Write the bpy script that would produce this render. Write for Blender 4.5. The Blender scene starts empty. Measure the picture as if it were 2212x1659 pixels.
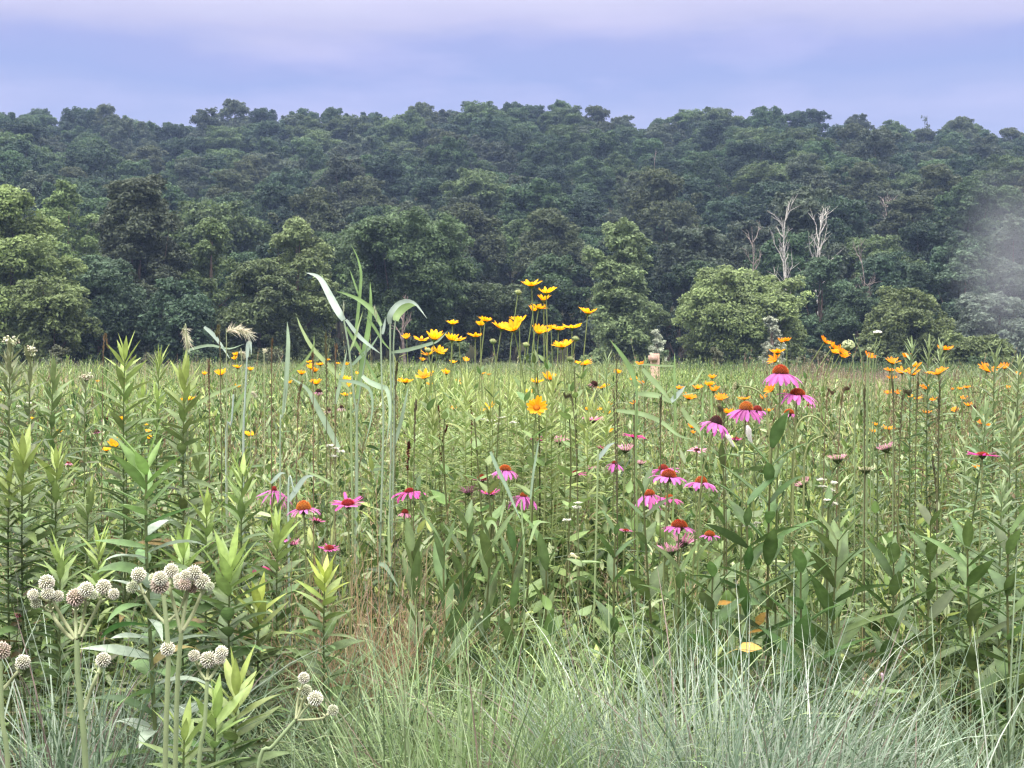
import bpy, math, random
import numpy as np
random.seed(5)
rng = np.random.default_rng(11)
PI = math.pi
scene = bpy.context.scene
COL = scene.collection

# ------------------------------------------------------------------ camera
CAM_H = 1.35
FPX = 2212 * 50 / 36.0
HORIZ = 780.0
PITCH = math.atan((829.5 - HORIZ) / FPX)

def at(px, py, Y):
    """point of the world seen at photo position (px, py) at distance Y"""
    x = (px - 1106.0) / FPX
    u = (829.5 - py) / FPX
    dy = math.cos(PITCH) + u * math.sin(PITCH)
    dz = -math.sin(PITCH) + u * math.cos(PITCH)
    s = Y / dy
    return np.array([x * s, Y, CAM_H + dz * s])

cam_d = bpy.data.cameras.new("camera")
cam = bpy.data.objects.new("camera", cam_d)
COL.objects.link(cam)
cam.location = (0, 0, CAM_H)
cam.rotation_euler = (PI / 2 - PITCH, 0, 0)
cam_d.lens = 50
cam_d.sensor_width = 36
cam_d.clip_start = 0.05
cam_d.clip_end = 6000
scene.camera = cam

# ------------------------------------------------------------------ render / world
scene.render.engine = 'CYCLES'
cy = scene.cycles
cy.max_bounces = 6
cy.diffuse_bounces = 3
cy.glossy_bounces = 1
cy.transmission_bounces = 3
cy.transparent_max_bounces = 6
cy.volume_bounces = 0
cy.volume_step_rate = 3
cy.volume_max_steps = 48
cy.use_denoising = True
cy.denoiser = 'OPENIMAGEDENOISE'
cy.denoising_input_passes = 'RGB_ALBEDO_NORMAL'
cy.denoising_prefilter = 'ACCURATE'
cy.pixel_filter_type = 'BLACKMAN_HARRIS'
cy.filter_width = 1.35
scene.view_settings.view_transform = 'Standard'
scene.view_settings.look = 'None'
scene.view_settings.gamma = 1
scene.view_settings.exposure = 0.78

SUN_EL, SUN_ROT = math.radians(52), math.radians(215)
world = bpy.data.worlds.new("World")
scene.world = world
world.use_nodes = True
nt = world.node_tree
nt.nodes.clear()
def N(t, **kw):
    n = nt.nodes.new(t)
    for k, v in kw.items():
        setattr(n, k, v)
    return n
out = N('ShaderNodeOutputWorld')
sky = N('ShaderNodeTexSky', sky_type='NISHITA', sun_disc=False, sun_elevation=SUN_EL, sun_rotation=SUN_ROT)
bg1 = N('ShaderNodeBackground'); bg1.inputs['Strength'].default_value = 0.05
nt.links.new(sky.outputs[0], bg1.inputs['Color'])
tc = N('ShaderNodeTexCoord')
mp = N('ShaderNodeMapping'); mp.inputs['Scale'].default_value = (2.2, 2.2, 9.0)
nt.links.new(tc.outputs['Generated'], mp.inputs['Vector'])
nz = N('ShaderNodeTexNoise'); nz.inputs['Scale'].default_value = 1.7; nz.inputs['Detail'].default_value = 5; nz.inputs['Roughness'].default_value = 0.5
nt.links.new(mp.outputs[0], nz.inputs['Vector'])
sep = N('ShaderNodeSeparateXYZ'); nt.links.new(tc.outputs['Generated'], sep.inputs[0])
m1 = N('ShaderNodeMath', operation='MULTIPLY_ADD'); m1.inputs[1].default_value = 0.075; m1.inputs[2].default_value = -0.0375
nt.links.new(nz.outputs[0], m1.inputs[0])
m2 = N('ShaderNodeMath', operation='ADD'); nt.links.new(sep.outputs['Z'], m2.inputs[0]); nt.links.new(m1.outputs[0], m2.inputs[1])
ramp = N('ShaderNodeValToRGB')
nt.links.new(m2.outputs[0], ramp.inputs[0])
els = ramp.color_ramp.elements
SKY = [(0.0, (.31, .34, .46)), (0.10, (.30, .335, .52)), (0.165, (.32, .355, .575)), (0.188, (.262, .312, .56)), (0.206, (.285, .315, .565)),
       (0.222, (.41, .40, .585)), (0.25, (.505, .485, .63)), (0.30, (.62, .61, .68)), (0.45, (1.35, 1.3, 1.22)), (0.75, (3.2, 3.0, 2.7)), (1.0, (4.4, 4.15, 3.7))]
SKY = [(p, tuple(v * float(np.interp(p, [0, .21, .28, .45], [.80, .81, .88, 1])) for v in c)) for p, c in SKY]
els[0].position = 0.0; els[0].color = SKY[0][1] + (1,)
els[1].position = 1.0; els[1].color = SKY[-1][1] + (1,)
for p, c in SKY[1:-1]:
    e = els.new(p); e.color = c + (1,)
mp2 = N('ShaderNodeMapping'); mp2.inputs['Scale'].default_value = (3.2, 3.2, 12.0)
nt.links.new(tc.outputs['Generated'], mp2.inputs['Vector'])
nz2 = N('ShaderNodeTexNoise'); nz2.inputs['Scale'].default_value = 2.1; nz2.inputs['Detail'].default_value = 4
nt.links.new(mp2.outputs[0], nz2.inputs['Vector'])
r2 = N('ShaderNodeValToRGB'); r2.color_ramp.elements[0].position = 0.52; r2.color_ramp.elements[1].position = 0.85
r2.color_ramp.elements[1].color = (.45, .45, .45, 1)
nt.links.new(nz2.outputs[0], r2.inputs[0])
mixc = N('ShaderNodeMixRGB', blend_type='MIX'); mixc.inputs[2].default_value = (.44, .40, .58, 1)
nt.links.new(r2.outputs[0], mixc.inputs[0]); nt.links.new(ramp.outputs[0], mixc.inputs[1])
# only the low cloud bank gets the pale wisps
mr = N('ShaderNodeMapRange'); mr.inputs[1].default_value = 0.30; mr.inputs[2].default_value = 0.24
nt.links.new(sep.outputs['Z'], mr.inputs[0])
mulw = N('ShaderNodeMath', operation='MULTIPLY'); nt.links.new(r2.outputs[0], mulw.inputs[0]); nt.links.new(mr.outputs[0], mulw.inputs[1])
nt.links.new(mulw.outputs[0], mixc.inputs[0])
bg2 = N('ShaderNodeBackground'); bg2.inputs['Strength'].default_value = 1.05
nt.links.new(mixc.outputs[0], bg2.inputs['Color'])
adds = N('ShaderNodeMixShader'); adds.inputs[0].default_value = .92; nt.links.new(bg1.outputs[0], adds.inputs[1]); nt.links.new(bg2.outputs[0], adds.inputs[2])
nt.links.new(adds.outputs[0], out.inputs['Surface'])

sl = bpy.data.lights.new("sun", 'SUN')
sl.energy = 1.5; sl.angle = math.radians(25); sl.color = (1.0, .95, .86)
so = bpy.data.objects.new("sun", sl); COL.objects.link(so)
# nishita rotation: 0 = +Y, clockwise seen from above
sd = np.array([math.sin(SUN_ROT) * math.cos(SUN_EL), math.cos(SUN_ROT) * math.cos(SUN_EL), math.sin(SUN_EL)])
from mathutils import Vector, Matrix, Euler
so.rotation_euler = Vector((-sd[0], -sd[1], -sd[2])).to_track_quat('-Z', 'Y').to_euler()

# ------------------------------------------------------------------ materials
def leaf_material(name, transl=0.35, gloss=0.05, rough=0.45, noise_scale=30, noise_amt=0.35, rnd=0.25, hue=0.03):
    m = bpy.data.materials.new(name); m.use_nodes = True
    t = m.node_tree; t.nodes.clear(); L = t.links.new
    o = t.nodes.new('ShaderNodeOutputMaterial')
    a = t.nodes.new('ShaderNodeAttribute'); a.attribute_name = 'Col'
    oi = t.nodes.new('ShaderNodeObjectInfo')
    tcn = t.nodes.new('ShaderNodeTexCoord')
    nn = t.nodes.new('ShaderNodeTexNoise'); nn.inputs['Scale'].default_value = noise_scale; nn.inputs['Detail'].default_value = 2
    L(tcn.outputs['Object'], nn.inputs['Vector'])
    v = t.nodes.new('ShaderNodeMapRange'); v.inputs[1].default_value = .3; v.inputs[2].default_value = .7
    v.inputs[3].default_value = 1 - noise_amt; v.inputs[4].default_value = 1 + noise_amt
    L(nn.outputs[0], v.inputs[0])
    r = t.nodes.new('ShaderNodeMapRange'); r.inputs[3].default_value = 1 - rnd; r.inputs[4].default_value = 1 + rnd
    L(oi.outputs['Random'], r.inputs[0])
    mu = t.nodes.new('ShaderNodeMath'); mu.operation = 'MULTIPLY'; L(v.outputs[0], mu.inputs[0]); L(r.outputs[0], mu.inputs[1])
    hs = t.nodes.new('ShaderNodeHueSaturation')
    rh = t.nodes.new('ShaderNodeMapRange'); rh.inputs[3].default_value = .5 - hue; rh.inputs[4].default_value = .5 + hue
    fr = t.nodes.new('ShaderNodeMath'); fr.operation = 'MULTIPLY'; fr.inputs[1].default_value = 7.31; L(oi.outputs['Random'], fr.inputs[0])
    fr2 = t.nodes.new('ShaderNodeMath'); fr2.operation = 'FRACT'; L(fr.outputs[0], fr2.inputs[0])
    L(fr2.outputs[0], rh.inputs[0]); L(rh.outputs[0], hs.inputs['Hue']); L(mu.outputs[0], hs.inputs['Value']); L(a.outputs['Color'], hs.inputs['Color'])
    d = t.nodes.new('ShaderNodeBsdfDiffuse'); L(hs.outputs[0], d.inputs['Color'])
    sh = d.outputs[0]
    if transl > 0:
        tr = t.nodes.new('ShaderNodeBsdfTranslucent'); L(hs.outputs[0], tr.inputs['Color'])
        mx = t.nodes.new('ShaderNodeMixShader'); mx.inputs[0].default_value = transl
        L(sh, mx.inputs[1]); L(tr.outputs[0], mx.inputs[2]); sh = mx.outputs[0]
    if gloss > 0:
        g = t.nodes.new('ShaderNodeBsdfGlossy'); g.inputs['Roughness'].default_value = rough
        g.inputs['Color'].default_value = (.9, .95, 1, 1)
        fz = t.nodes.new('ShaderNodeLayerWeight'); fz.inputs[0].default_value = .5
        pw = t.nodes.new('ShaderNodeMath'); pw.operation = 'POWER'; pw.inputs[1].default_value = 4; L(fz.outputs['Facing'], pw.inputs[0])
        fm = t.nodes.new('ShaderNodeMath'); fm.operation = 'MULTIPLY_ADD'; fm.inputs[1].default_value = .12; fm.inputs[2].default_value = gloss * .5
        L(pw.outputs[0], fm.inputs[0])
        mx = t.nodes.new('ShaderNodeMixShader'); L(fm.outputs[0], mx.inputs[0]); L(sh, mx.inputs[1]); L(g.outputs[0], mx.inputs[2]); sh = mx.outputs[0]
    L(sh, o.inputs['Surface'])
    return m

M_LEAF = leaf_material('leaf', .30, .06, .45, 40, .22, .12, .012)
M_GRASS = leaf_material('grass', .30, .05, .45, 14, .22, .14, .012)
M_STEM = leaf_material('stem', .12, .04, .5, 25, .12, .10, .01)
M_PETAL = leaf_material('petal', .50, .03, .6, 120, .12, .10, .008)
M_CONE = leaf_material('flower_cone', 0, .03, .6, 200, .25, .12, .008)
M_TREE = leaf_material('tree_foliage', .30, .03, .5, .35, .25, .25, .010)
M_BARK = leaf_material('bark', 0, 0, .8, 4, .4, .15, .01)
M_WOOD = leaf_material('wood', 0, 0, .8, 22, .25, .0, .0)

# ------------------------------------------------------------------ mesh accumulator
class MB:
    def __init__(s):
        s.v = []; s.q = []; s.c = []; s.n = 0
    def add(s, V, Q, C):
        V = np.asarray(V, float).reshape(-1, 3)
        C = np.broadcast_to(np.asarray(C, float), V.shape) if np.ndim(C) == 1 else np.asarray(C, float).reshape(-1, 3)
        s.v.append(V); s.q.append(np.asarray(Q, np.int64).reshape(-1, 4) + s.n); s.c.append(C); s.n += len(V)
    def mesh(s, name, mat, smooth=True):
        me = bpy.data.meshes.new(name)
        if s.n:
            V = np.concatenate(s.v); Q = np.concatenate(s.q); C = np.concatenate(s.c)
            me.vertices.add(len(V)); me.vertices.foreach_set('co', V.astype(np.float32).ravel())
            me.loops.add(len(Q) * 4); me.loops.foreach_set('vertex_index', Q.astype(np.int32).ravel())
            me.polygons.add(len(Q)); me.polygons.foreach_set('loop_start', np.arange(0, len(Q) * 4, 4, dtype=np.int32))
            me.polygons.foreach_set('use_smooth', np.full(len(Q), smooth, bool))
            at_ = me.color_attributes.new('Col', 'FLOAT_COLOR', 'POINT')
            C4 = np.concatenate([np.clip(C, 0, 1), np.ones((len(C), 1))], 1)
            at_.data.foreach_set('color', C4.astype(np.float32).ravel())
            me.update(calc_edges=True)
        me.materials.append(mat)
        return me

def unit(a):
    return a / np.maximum(np.linalg.norm(a, axis=-1, keepdims=True), 1e-9)

def ribbon(mb, P, W, S, C, fold=0.0):
    """batch of strips: P [B,N,3], W [B,N] or [N], S [B,3] / [B,N,3], C [3] / [B,3] / [B,N,3]"""
    P = np.asarray(P, float)
    if P.ndim == 2: P = P[None]
    B, n, _ = P.shape
    W = np.broadcast_to(np.asarray(W, float), (B, n))[..., None]
    S = np.asarray(S, float)
    if S.ndim == 1: S = S[None, None]
    elif S.ndim == 2: S = S[:, None]
    S = np.broadcast_to(S, (B, n, 3))
    C = np.asarray(C, float)
    if C.ndim == 1: C = C[None, None]
    elif C.ndim == 2: C = C[:, None]
    C = np.broadcast_to(C, (B, n, 3))
    cols = [P - S * W / 2, P + S * W / 2]
    if fold:
        T = np.gradient(P, axis=1)
        nr = unit(np.cross(T, S))
        cols = [cols[0], P - nr * W * fold, cols[1]]
    k = len(cols)
    V = np.stack(cols, 2)
    CC = np.broadcast_to(C[:, :, None], (B, n, k, 3)).copy()
    if fold: CC[:, :, 1] = CC[:, :, 1] * 1.12 + .012
    idx = np.arange(B * n * k).reshape(B, n, k)
    Q = np.stack([idx[:, :-1, :-1], idx[:, :-1, 1:], idx[:, 1:, 1:], idx[:, 1:, :-1]], -1)
    mb.add(V, Q, CC.reshape(-1, 3))

def tube(mb, P, R, C, k=5):
    P = np.asarray(P, float)
    if P.ndim == 2: P = P[None]
    B, n, _ = P.shape
    R = np.broadcast_to(np.asarray(R, float), (B, n))
    C = np.asarray(C, float)
    if C.ndim == 1: C = C[None, None]
    elif C.ndim == 2: C = C[None] if B == 1 and len(C) == n else C[:, None]
    C = np.broadcast_to(C, (B, n, 3))
    T = unit(np.gradient(P, axis=1))
    mean = unit(P[:, -1] - P[:, 0])
    ref = np.where(np.abs(mean[:, 1:2]) < .8, np.array([[0, 1., 0]]), np.array([[1., 0, 0]]))[:, None]
    U = unit(np.cross(T, ref)); Vv = np.cross(T, U)
    ang = np.arange(k) * 2 * PI / k
    V = P[:, :, None] + R[:, :, None, None] * (U[:, :, None] * np.cos(ang)[:, None] + Vv[:, :, None] * np.sin(ang)[:, None])
    idx = np.arange(B * n * k).reshape(B, n, k)
    nx = np.roll(idx, -1, 2)
    Q = np.stack([idx[:, :-1], nx[:, :-1], nx[:, 1:], idx[:, 1:]], -1)
    mb.add(V, Q, np.broadcast_to(C[:, :, None], (B, n, k, 3)).reshape(-1, 3))

def arcs(base, az, th0, k, L, n, p=1.3):
    """curved blades: inclination from vertical th0 + k*t^p along the length"""
    base = np.asarray(base, float); az = np.asarray(az, float)
    B = len(az)
    th0 = np.broadcast_to(th0, (B,)); k = np.broadcast_to(k, (B,)); L = np.broadcast_to(L, (B,))
    base = np.broadcast_to(base, (B, 3))
    t = (np.arange(n - 1) + .5) / (n - 1)
    th = th0[:, None] + k[:, None] * t[None] ** p
    ds = L[:, None] / (n - 1)
    h = np.concatenate([np.zeros((B, 1)), np.cumsum(np.sin(th) * ds, 1)], 1)
    z = np.concatenate([np.zeros((B, 1)), np.cumsum(np.cos(th) * ds, 1)], 1)
    P = np.stack([base[:, :1] + np.cos(az)[:, None] * h, base[:, 1:2] + np.sin(az)[:, None] * h, base[:, 2:] + z], -1)
    S = np.stack([-np.sin(az), np.cos(az), np.zeros(B)], -1)
    return P, S

def tilt_side(P, S, ang):
    """roll the strip about its own direction"""
    T = unit(np.gradient(P, axis=1)); S = np.broadcast_to(S[:, None], P.shape)
    Nn = np.cross(T, S); a = np.asarray(ang)[:, None, None]
    return S * np.cos(a) + Nn * np.sin(a)

def jit(c, amt, B, r=None):
    """B colours around c"""
    r = r or rng
    c = np.asarray(c, float)
    f = r.normal(1, amt, (B, 1)) + r.normal(0, amt * .35, (B, 3))
    return np.clip(c[None] * f, .004, 1)

LANCE5 = np.array([.30, .92, 1., .62, .05])
LANCE6 = np.array([.22, .80, 1., .92, .55, .04])
OVATE6 = np.array([.35, .95, 1., .78, .42, .03])
BLADE6 = np.array([.75, 1., .95, .78, .5, .08])
PETAL6 = np.array([.45, .85, 1., 1., .85, .35])

def rnd(a, b, n=None):
    return rng.uniform(a, b, n)

# ------------------------------------------------------------------ objects
def thing(name, label, cat, loc=(0, 0, 0), group=None, rotz=0):
    o = bpy.data.objects.new(name, None); COL.objects.link(o)
    o.empty_display_size = .05
    o.location = tuple(loc); o.rotation_euler = (0, 0, rotz)
    o['label'] = label; o['category'] = cat
    if group: o['group'] = group
    return o
def part(name, me, parent, loc=(0, 0, 0), rot=(0, 0, 0), sc=1.0, label=None):
    if isinstance(me, tuple): me = me[0].mesh(name, me[1])
    o = bpy.data.objects.new(name, me); COL.objects.link(o)
    o.parent = parent; o.location = tuple(loc); o.rotation_euler = rot; o.scale = (sc, sc, sc) if np.ndim(sc) == 0 else sc
    if label: o['label'] = label
    return o
def solo(name, me, label=None, cat=None, group=None, kind=None, loc=(0, 0, 0)):
    o = bpy.data.objects.new(name, me); COL.objects.link(o); o.location = tuple(loc)
    if label: o['label'] = label
    if cat: o['category'] = cat
    if group: o['group'] = group
    if kind: o['kind'] = kind
    return o

def gn_scatter(name, pts, rz, sc, ix, protos, label, cat, szs=None):
    """one stuff object: protos instanced on a cloud of points"""
    c = bpy.data.collections.new(name + '_kinds')
    for i, me in enumerate(protos):
        c.objects.link(bpy.data.objects.new('%s_kind_%02d' % (name, i), me))
    me = bpy.data.meshes.new(name); n = len(pts)
    me.vertices.add(n); me.vertices.foreach_set('co', np.asarray(pts, np.float32).ravel())
    rot = np.zeros((n, 3), np.float32); rot[:, 2] = rz
    rot[:, 0] = rng.normal(0, .11, n); rot[:, 1] = rng.normal(0, .11, n)
    scv = np.stack([sc, sc, sc if szs is None else szs], -1)
    me.attributes.new('rot', 'FLOAT_VECTOR', 'POINT').data.foreach_set('vector', rot.ravel())
    me.attributes.new('scl', 'FLOAT_VECTOR', 'POINT').data.foreach_set('vector', scv.astype(np.float32).ravel())
    me.attributes.new('kix', 'INT', 'POINT').data.foreach_set('value', np.asarray(ix, np.int32))
    o = solo(name, me, label, cat, kind='stuff')
    g = bpy.data.node_groups.new(name + '_scatter', 'GeometryNodeTree')
    g.interface.new_socket('Geometry', in_out='INPUT', socket_type='NodeSocketGeometry')
    g.interface.new_socket('Geometry', in_out='OUTPUT', socket_type='NodeSocketGeometry')
    gi = g.nodes.new('NodeGroupInput'); go = g.nodes.new('NodeGroupOutput')
    iop = g.nodes.new('GeometryNodeInstanceOnPoints'); ci = g.nodes.new('GeometryNodeCollectionInfo')
    ci.inputs['Collection'].default_value = c
    ci.inputs['Separate Children'].default_value = True
    ci.inputs['Reset Children'].default_value = True
    def attr(nm, ty):
        a = g.nodes.new('GeometryNodeInputNamedAttribute'); a.data_type = ty; a.inputs['Name'].default_value = nm
        return a.outputs['Attribute']
    l = g.links.new
    l(gi.outputs[0], iop.inputs['Points']); l(ci.outputs[0], iop.inputs['Instance'])
    iop.inputs['Pick Instance'].default_value = True
    l(attr('kix', 'INT'), iop.inputs['Instance Index'])
    l(attr('rot', 'FLOAT_VECTOR'), iop.inputs['Rotation']); l(attr('scl', 'FLOAT_VECTOR'), iop.inputs['Scale'])
    l(iop.outputs[0], go.inputs[0])
    md = o.modifiers.new('scatter', 'NODES'); md.node_group = g
    return o

def ordinal(i):
    w = ['first', 'second', 'third', 'fourth', 'fifth', 'sixth', 'seventh', 'eighth', 'ninth', 'tenth', 'eleventh', 'twelfth',
         'thirteenth', 'fourteenth', 'fifteenth', 'sixteenth', 'seventeenth', 'eighteenth', 'nineteenth', 'twentieth']
    return w[i] if i < len(w) else 'later'

# ================================================================== SETTING
RIDGE_PX = [-400, 0, 110, 215, 340, 430, 520, 560, 650, 760, 870, 930, 965, 1130, 1200, 1270, 1400, 1450, 1500, 1640, 1770, 1850, 2000, 2100, 2212, 2600]
RIDGE_PY = [240, 238, 232, 235, 254, 252, 236, 242, 237, 246, 256, 250, 230, 216, 228, 242, 264, 256, 232, 240, 238, 262, 270, 264, 282, 290]
Y0, Y1, TREE_H = 162.0, 400.0, 14.5
def ground_z(x, y):
    x = np.asarray(x, float); y = np.asarray(y, float)
    yy = np.maximum(y, 150.0)
    px = x / yy * FPX + 1106
    py = np.interp(px, RIDGE_PX, RIDGE_PY)
    zr = CAM_H + (HORIZ - py) / FPX * Y1 - TREE_H
    t = np.clip((y - Y0) / (Y1 - Y0), 0, 1.15)
    s = np.where(t < 1, t ** 1.05, 1 - (t - 1) * .3)
    return zr * s * (t > 0) + np.where(y > Y0, 1.5 * np.sin(x * .035 + y * .02) * np.clip(t * 4, 0, 1) * np.clip((1 - t) * 4, 0, 1), 0)

def soil_material(name, stops, scale):
    m = bpy.data.materials.new(name); m.use_nodes = True; t = m.node_tree; L = t.links.new
    b = t.nodes['Principled BSDF']; b.inputs['Roughness'].default_value = .95
    b.inputs['Specular IOR Level'].default_value = .1
    tcn = t.nodes.new('ShaderNodeTexCoord'); n = t.nodes.new('ShaderNodeTexNoise'); n.inputs['Scale'].default_value = scale; n.inputs['Detail'].default_value = 8
    r = t.nodes.new('ShaderNodeValToRGB'); L(tcn.outputs['Object'], n.inputs['Vector']); L(n.outputs[0], r.inputs[0])
    r.color_ramp.elements[0].position = .3; r.color_ramp.elements[0].color = stops[0] + (1,)
    r.color_ramp.elements[1].position = .7; r.color_ramp.elements[1].color = stops[1] + (1,)
    L(r.outputs[0], b.inputs['Base Color'])
    bp = t.nodes.new('ShaderNodeBump'); bp.inputs['Strength'].default_value = .6; L(n.outputs[0], bp.inputs['Height']); L(bp.outputs[0], b.inputs['Normal'])
    return m
M_SOIL = soil_material('soil', ((.014, .017, .008), (.042, .042, .019)), 6)

def build_ground():
    xs = np.concatenate([np.linspace(-2500, -420, 12), np.linspace(-380, 380, 96), np.linspace(420, 2500, 12)])
    ys = np.concatenate([np.linspace(-600, -10, 10), np.linspace(0, 150, 16), np.linspace(158, 470, 60), np.linspace(520, 3000, 12)])
    X, Yg = np.meshgrid(xs, ys); Z = ground_z(X, Yg)
    Z = np.where(Yg > 480, Z * np.clip(1 - (Yg - 480) / 900, 0, 1), Z)
    V = np.stack([X, Yg, Z], -1); h, w = X.shape
    idx = np.arange(h * w).reshape(h, w)
    Q = np.stack([idx[:-1, :-1], idx[:-1, 1:], idx[1:, 1:], idx[1:, :-1]], -1)
    mb = MB(); mb.add(V, Q, np.array([.04, .05, .02]))
    solo('ground', mb.mesh('ground', M_SOIL), kind='structure')
build_ground()

# ------------------------------------------------------------------ trees
def sphere_dirs(n, r=None):
    r = r or rng
    d = r.normal(size=(n, 3)); return unit(d)

def foliage(mb, lobes, col, leaf=.4, clumps=14, cover=.8, r=None, tone=.16, long=1.6, droop=0.0):
    r = r or rng
    for (c, R) in lobes:
        d = sphere_dirs(clumps, r); d[:, 2] = np.where(d[:, 2] < -.35, -d[:, 2], d[:, 2])
        cc = np.asarray(c)[None] + d * R * r.uniform(.5, .88, (clumps, 1))
        rc = R * r.uniform(.22, .40, clumps)
        ltone = r.normal(1, tone * .5)
        for k in range(clumps):
            n = max(6, int(cover * 4 * PI * rc[k] ** 2 / (leaf * leaf * .8)))
            e = sphere_dirs(n, r); flip = (e[:, 2] < -.3) & (r.random(n) < .7); e[flip, 2] *= -1
            p = cc[k] + e * rc[k] * r.uniform(.72, 1.12, (n, 1)) * np.array([1.1, 1.1, .8])
            nr = unit(e * .7 + sphere_dirs(n, r) * .75 + np.array([0, 0, .35]))
            a = unit(np.cross(nr, sphere_dirs(n, r))); b = np.cross(nr, a)
            if droop: a = unit(a + np.array([0, 0, -droop]))
            s = leaf * r.uniform(.6, 1.3, (n, 1)) * .5
            V = np.stack([p + a * s * long, p + b * s * .8, p - a * s * long, p - b * s * .8], 1)
            ct = ltone * r.normal(1, tone)
            C = np.clip(np.asarray(col)[None] * ct * r.normal(1, .14, (n, 1)), .004, 1)
            mb.add(V, np.arange(4 * n).reshape(n, 4), np.repeat(C, 4, 0))

def trunk(mb, h, r0, lobes, col, r=None, nlimb=7, lean=0.0, start=.25):
    r = r or rng
    n = 8; t = np.linspace(0, 1, n)
    P = np.stack([lean * h * t ** 1.5 + r.normal(0, .012 * h, n) * t, r.normal(0, .012 * h, n) * t, h * t], -1)
    tube(mb, P, r0 * (1 - .8 * t) * np.where(t == 0, 1.35, 1), np.asarray(col), 7)
    for i in range(min(nlimb, len(lobes))):
        c, R = lobes[r.integers(len(lobes))]
        k = start + r.uniform(0, .45); b = np.array([np.interp(k, t, P[:, j]) for j in range(3)])
        e = np.asarray(c); m = (b + e) / 2 + np.array([0, 0, -.05 * h]) + r.normal(0, .03 * h, 3)
        q = np.linspace(0, 1, 6)[:, None]
        L = (1 - q) ** 2 * b + 2 * q * (1 - q) * m + q * q * e
        tube(mb, L, r0 * .42 * (1 - .8 * q[:, 0]), np.asarray(col), 5)

BARK = (.10, .085, .075)
PAL = {'dark': (.032, .060, .034), 'mid': (.046, .083, .036), 'olive': (.060, .077, .038), 'grey': (.066, .088, .058), 'light': (.070, .108, .043)}
TONE_WORDS = {'dark': 'dark blue-green', 'mid': 'mid green', 'olive': 'olive brown-green', 'grey': 'greyish green', 'light': 'lighter fresh green'}

def hill_proto(seed, tone, rx, h):
    r = np.random.default_rng(seed)
    lobes = []
    for i in range(20):
        a = r.uniform(0, 2 * PI); q = r.uniform(-1, 1); rad = math.sqrt(max(0, 1 - q * q)) * .66
        lobes.append((np.array([math.cos(a) * rad * rx, math.sin(a) * rad * rx, h * .56 + q * h * .34]), rx * r.uniform(.28, .42)))
    for i in range(12):   # small ragged boughs that break the outline
        a = r.uniform(0, 2 * PI); q = r.uniform(-.2, 1); rad = math.sqrt(max(0, 1 - q * q)) * r.uniform(.85, 1.12)
        lobes.append((np.array([math.cos(a) * rad * rx, math.sin(a) * rad * rx, h * .56 + q * h * r.uniform(.40, .50)]), rx * r.uniform(.14, .24)))
    lobes.append((np.array([0, 0, h * .82]), rx * .48)); lobes.append((np.array([0, 0, h * .58]), rx * .6))
    mb = MB(); foliage(mb, lobes, PAL[tone], leaf=.32, clumps=22, cover=.62, r=r)
    tb = MB(); trunk(tb, h * .75, .32, lobes, BARK, r=r, nlimb=6)
    return mb.mesh('crown', M_TREE), tb.mesh('trunk', M_BARK)

tones = ['dark', 'mid', 'olive', 'grey', 'light', 'dark', 'mid', 'grey', 'mid']
hill_protos = [(t,) + hill_proto(100 + i, t, rnd(5.6, 7.6), rnd(14, 18)) for i, t in enumerate(tones)]
nhill = 0
y = 172.0; row = 0
while y < 425:
    half = .40 * y + 8
    step = (8.8 + (y - 172) * .008) if y < 365 else 8.8
    x = -half + rnd(0, step)
    while x < half:
        xx = x + rnd(-2.4, 2.4); yy = y + rnd(-7, 7)
        tpx = xx / yy * FPX + 1106
        pick = int(rng.integers(len(hill_protos)))
        tone, cm, tm = hill_protos[pick]
        f = rnd(.72, .98)
        if y > 365: f = rnd(.86, .97)
        zone = 'on the ridge crest' if y > 365 else 'high on the wooded hill' if y > 300 else 'halfway up the wooded hill' if y > 225 else 'at the foot of the wooded hill'
        side = 'far left' if tpx < 440 else 'centre left' if tpx < 885 else 'in the centre' if tpx < 1330 else 'centre right' if tpx < 1770 else 'far right'
        lab = '%s broadleaf tree %s, %s' % (TONE_WORDS[tone], zone, side)
        o = thing('dull_broadleaf_tree' if tone in ('dark', 'olive', 'grey') else 'green_broadleaf_tree', lab, 'tree', (xx, yy, float(ground_z(xx, yy)) - .3), 'trees of the forest on the hill', rnd(0, 6.28))  # species unknown; the two names only sort the broadleaf trees by crown tone
        part('crown', cm, o, sc=(f, f, f * rnd(.9, 1.15))); part('trunk', tm, o, sc=f)
        nhill += 1
        x += step * rnd(.8, 1.2)
    y += 15.5 + row * .5; row += 1
print('hill trees', nhill)

# thin bare-topped trees that stick out of the ridge line
def wispy_tree(px, py, Y, label, h=9, dead=False):
    p = at(px, py, Y)
    gz = float(ground_z(p[0], Y)); H = max(6.0, p[2] - gz)
    o = thing('ridge_tree', label, 'tree', (p[0], Y, gz), 'thin trees above the ridge line')
    lob = [(np.array([rnd(-1.2, 1.2), rnd(-1, 1), H - .8 - k * 1.1]), rnd(.7, 1.3)) for k in range(5)]
    mb = MB(); foliage(mb, lob, PAL['grey'], leaf=.35, clumps=6, cover=.35)
    tb = MB(); trunk(tb, H, .2, lob, BARK, nlimb=6, start=.5)
    part('crown', (mb, M_TREE), o); part('trunk', (tb, M_BARK), o)
wispy_tree(517, 219, 404, 'thin open-crowned tree sticking up highest above the left ridge line')
wispy_tree(460, 232, 404, 'small wispy tree poking above the ridge just left of the tallest one')
wispy_tree(438, 236, 404, 'spindly sparse tree on the ridge, farther left of the wispy pair')
wispy_tree(2003, 250, 404, 'thin pointed tree standing above the right ridge line')
wispy_tree(213, 232, 404, 'narrow treetop poking above the far left ridge line')

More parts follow.
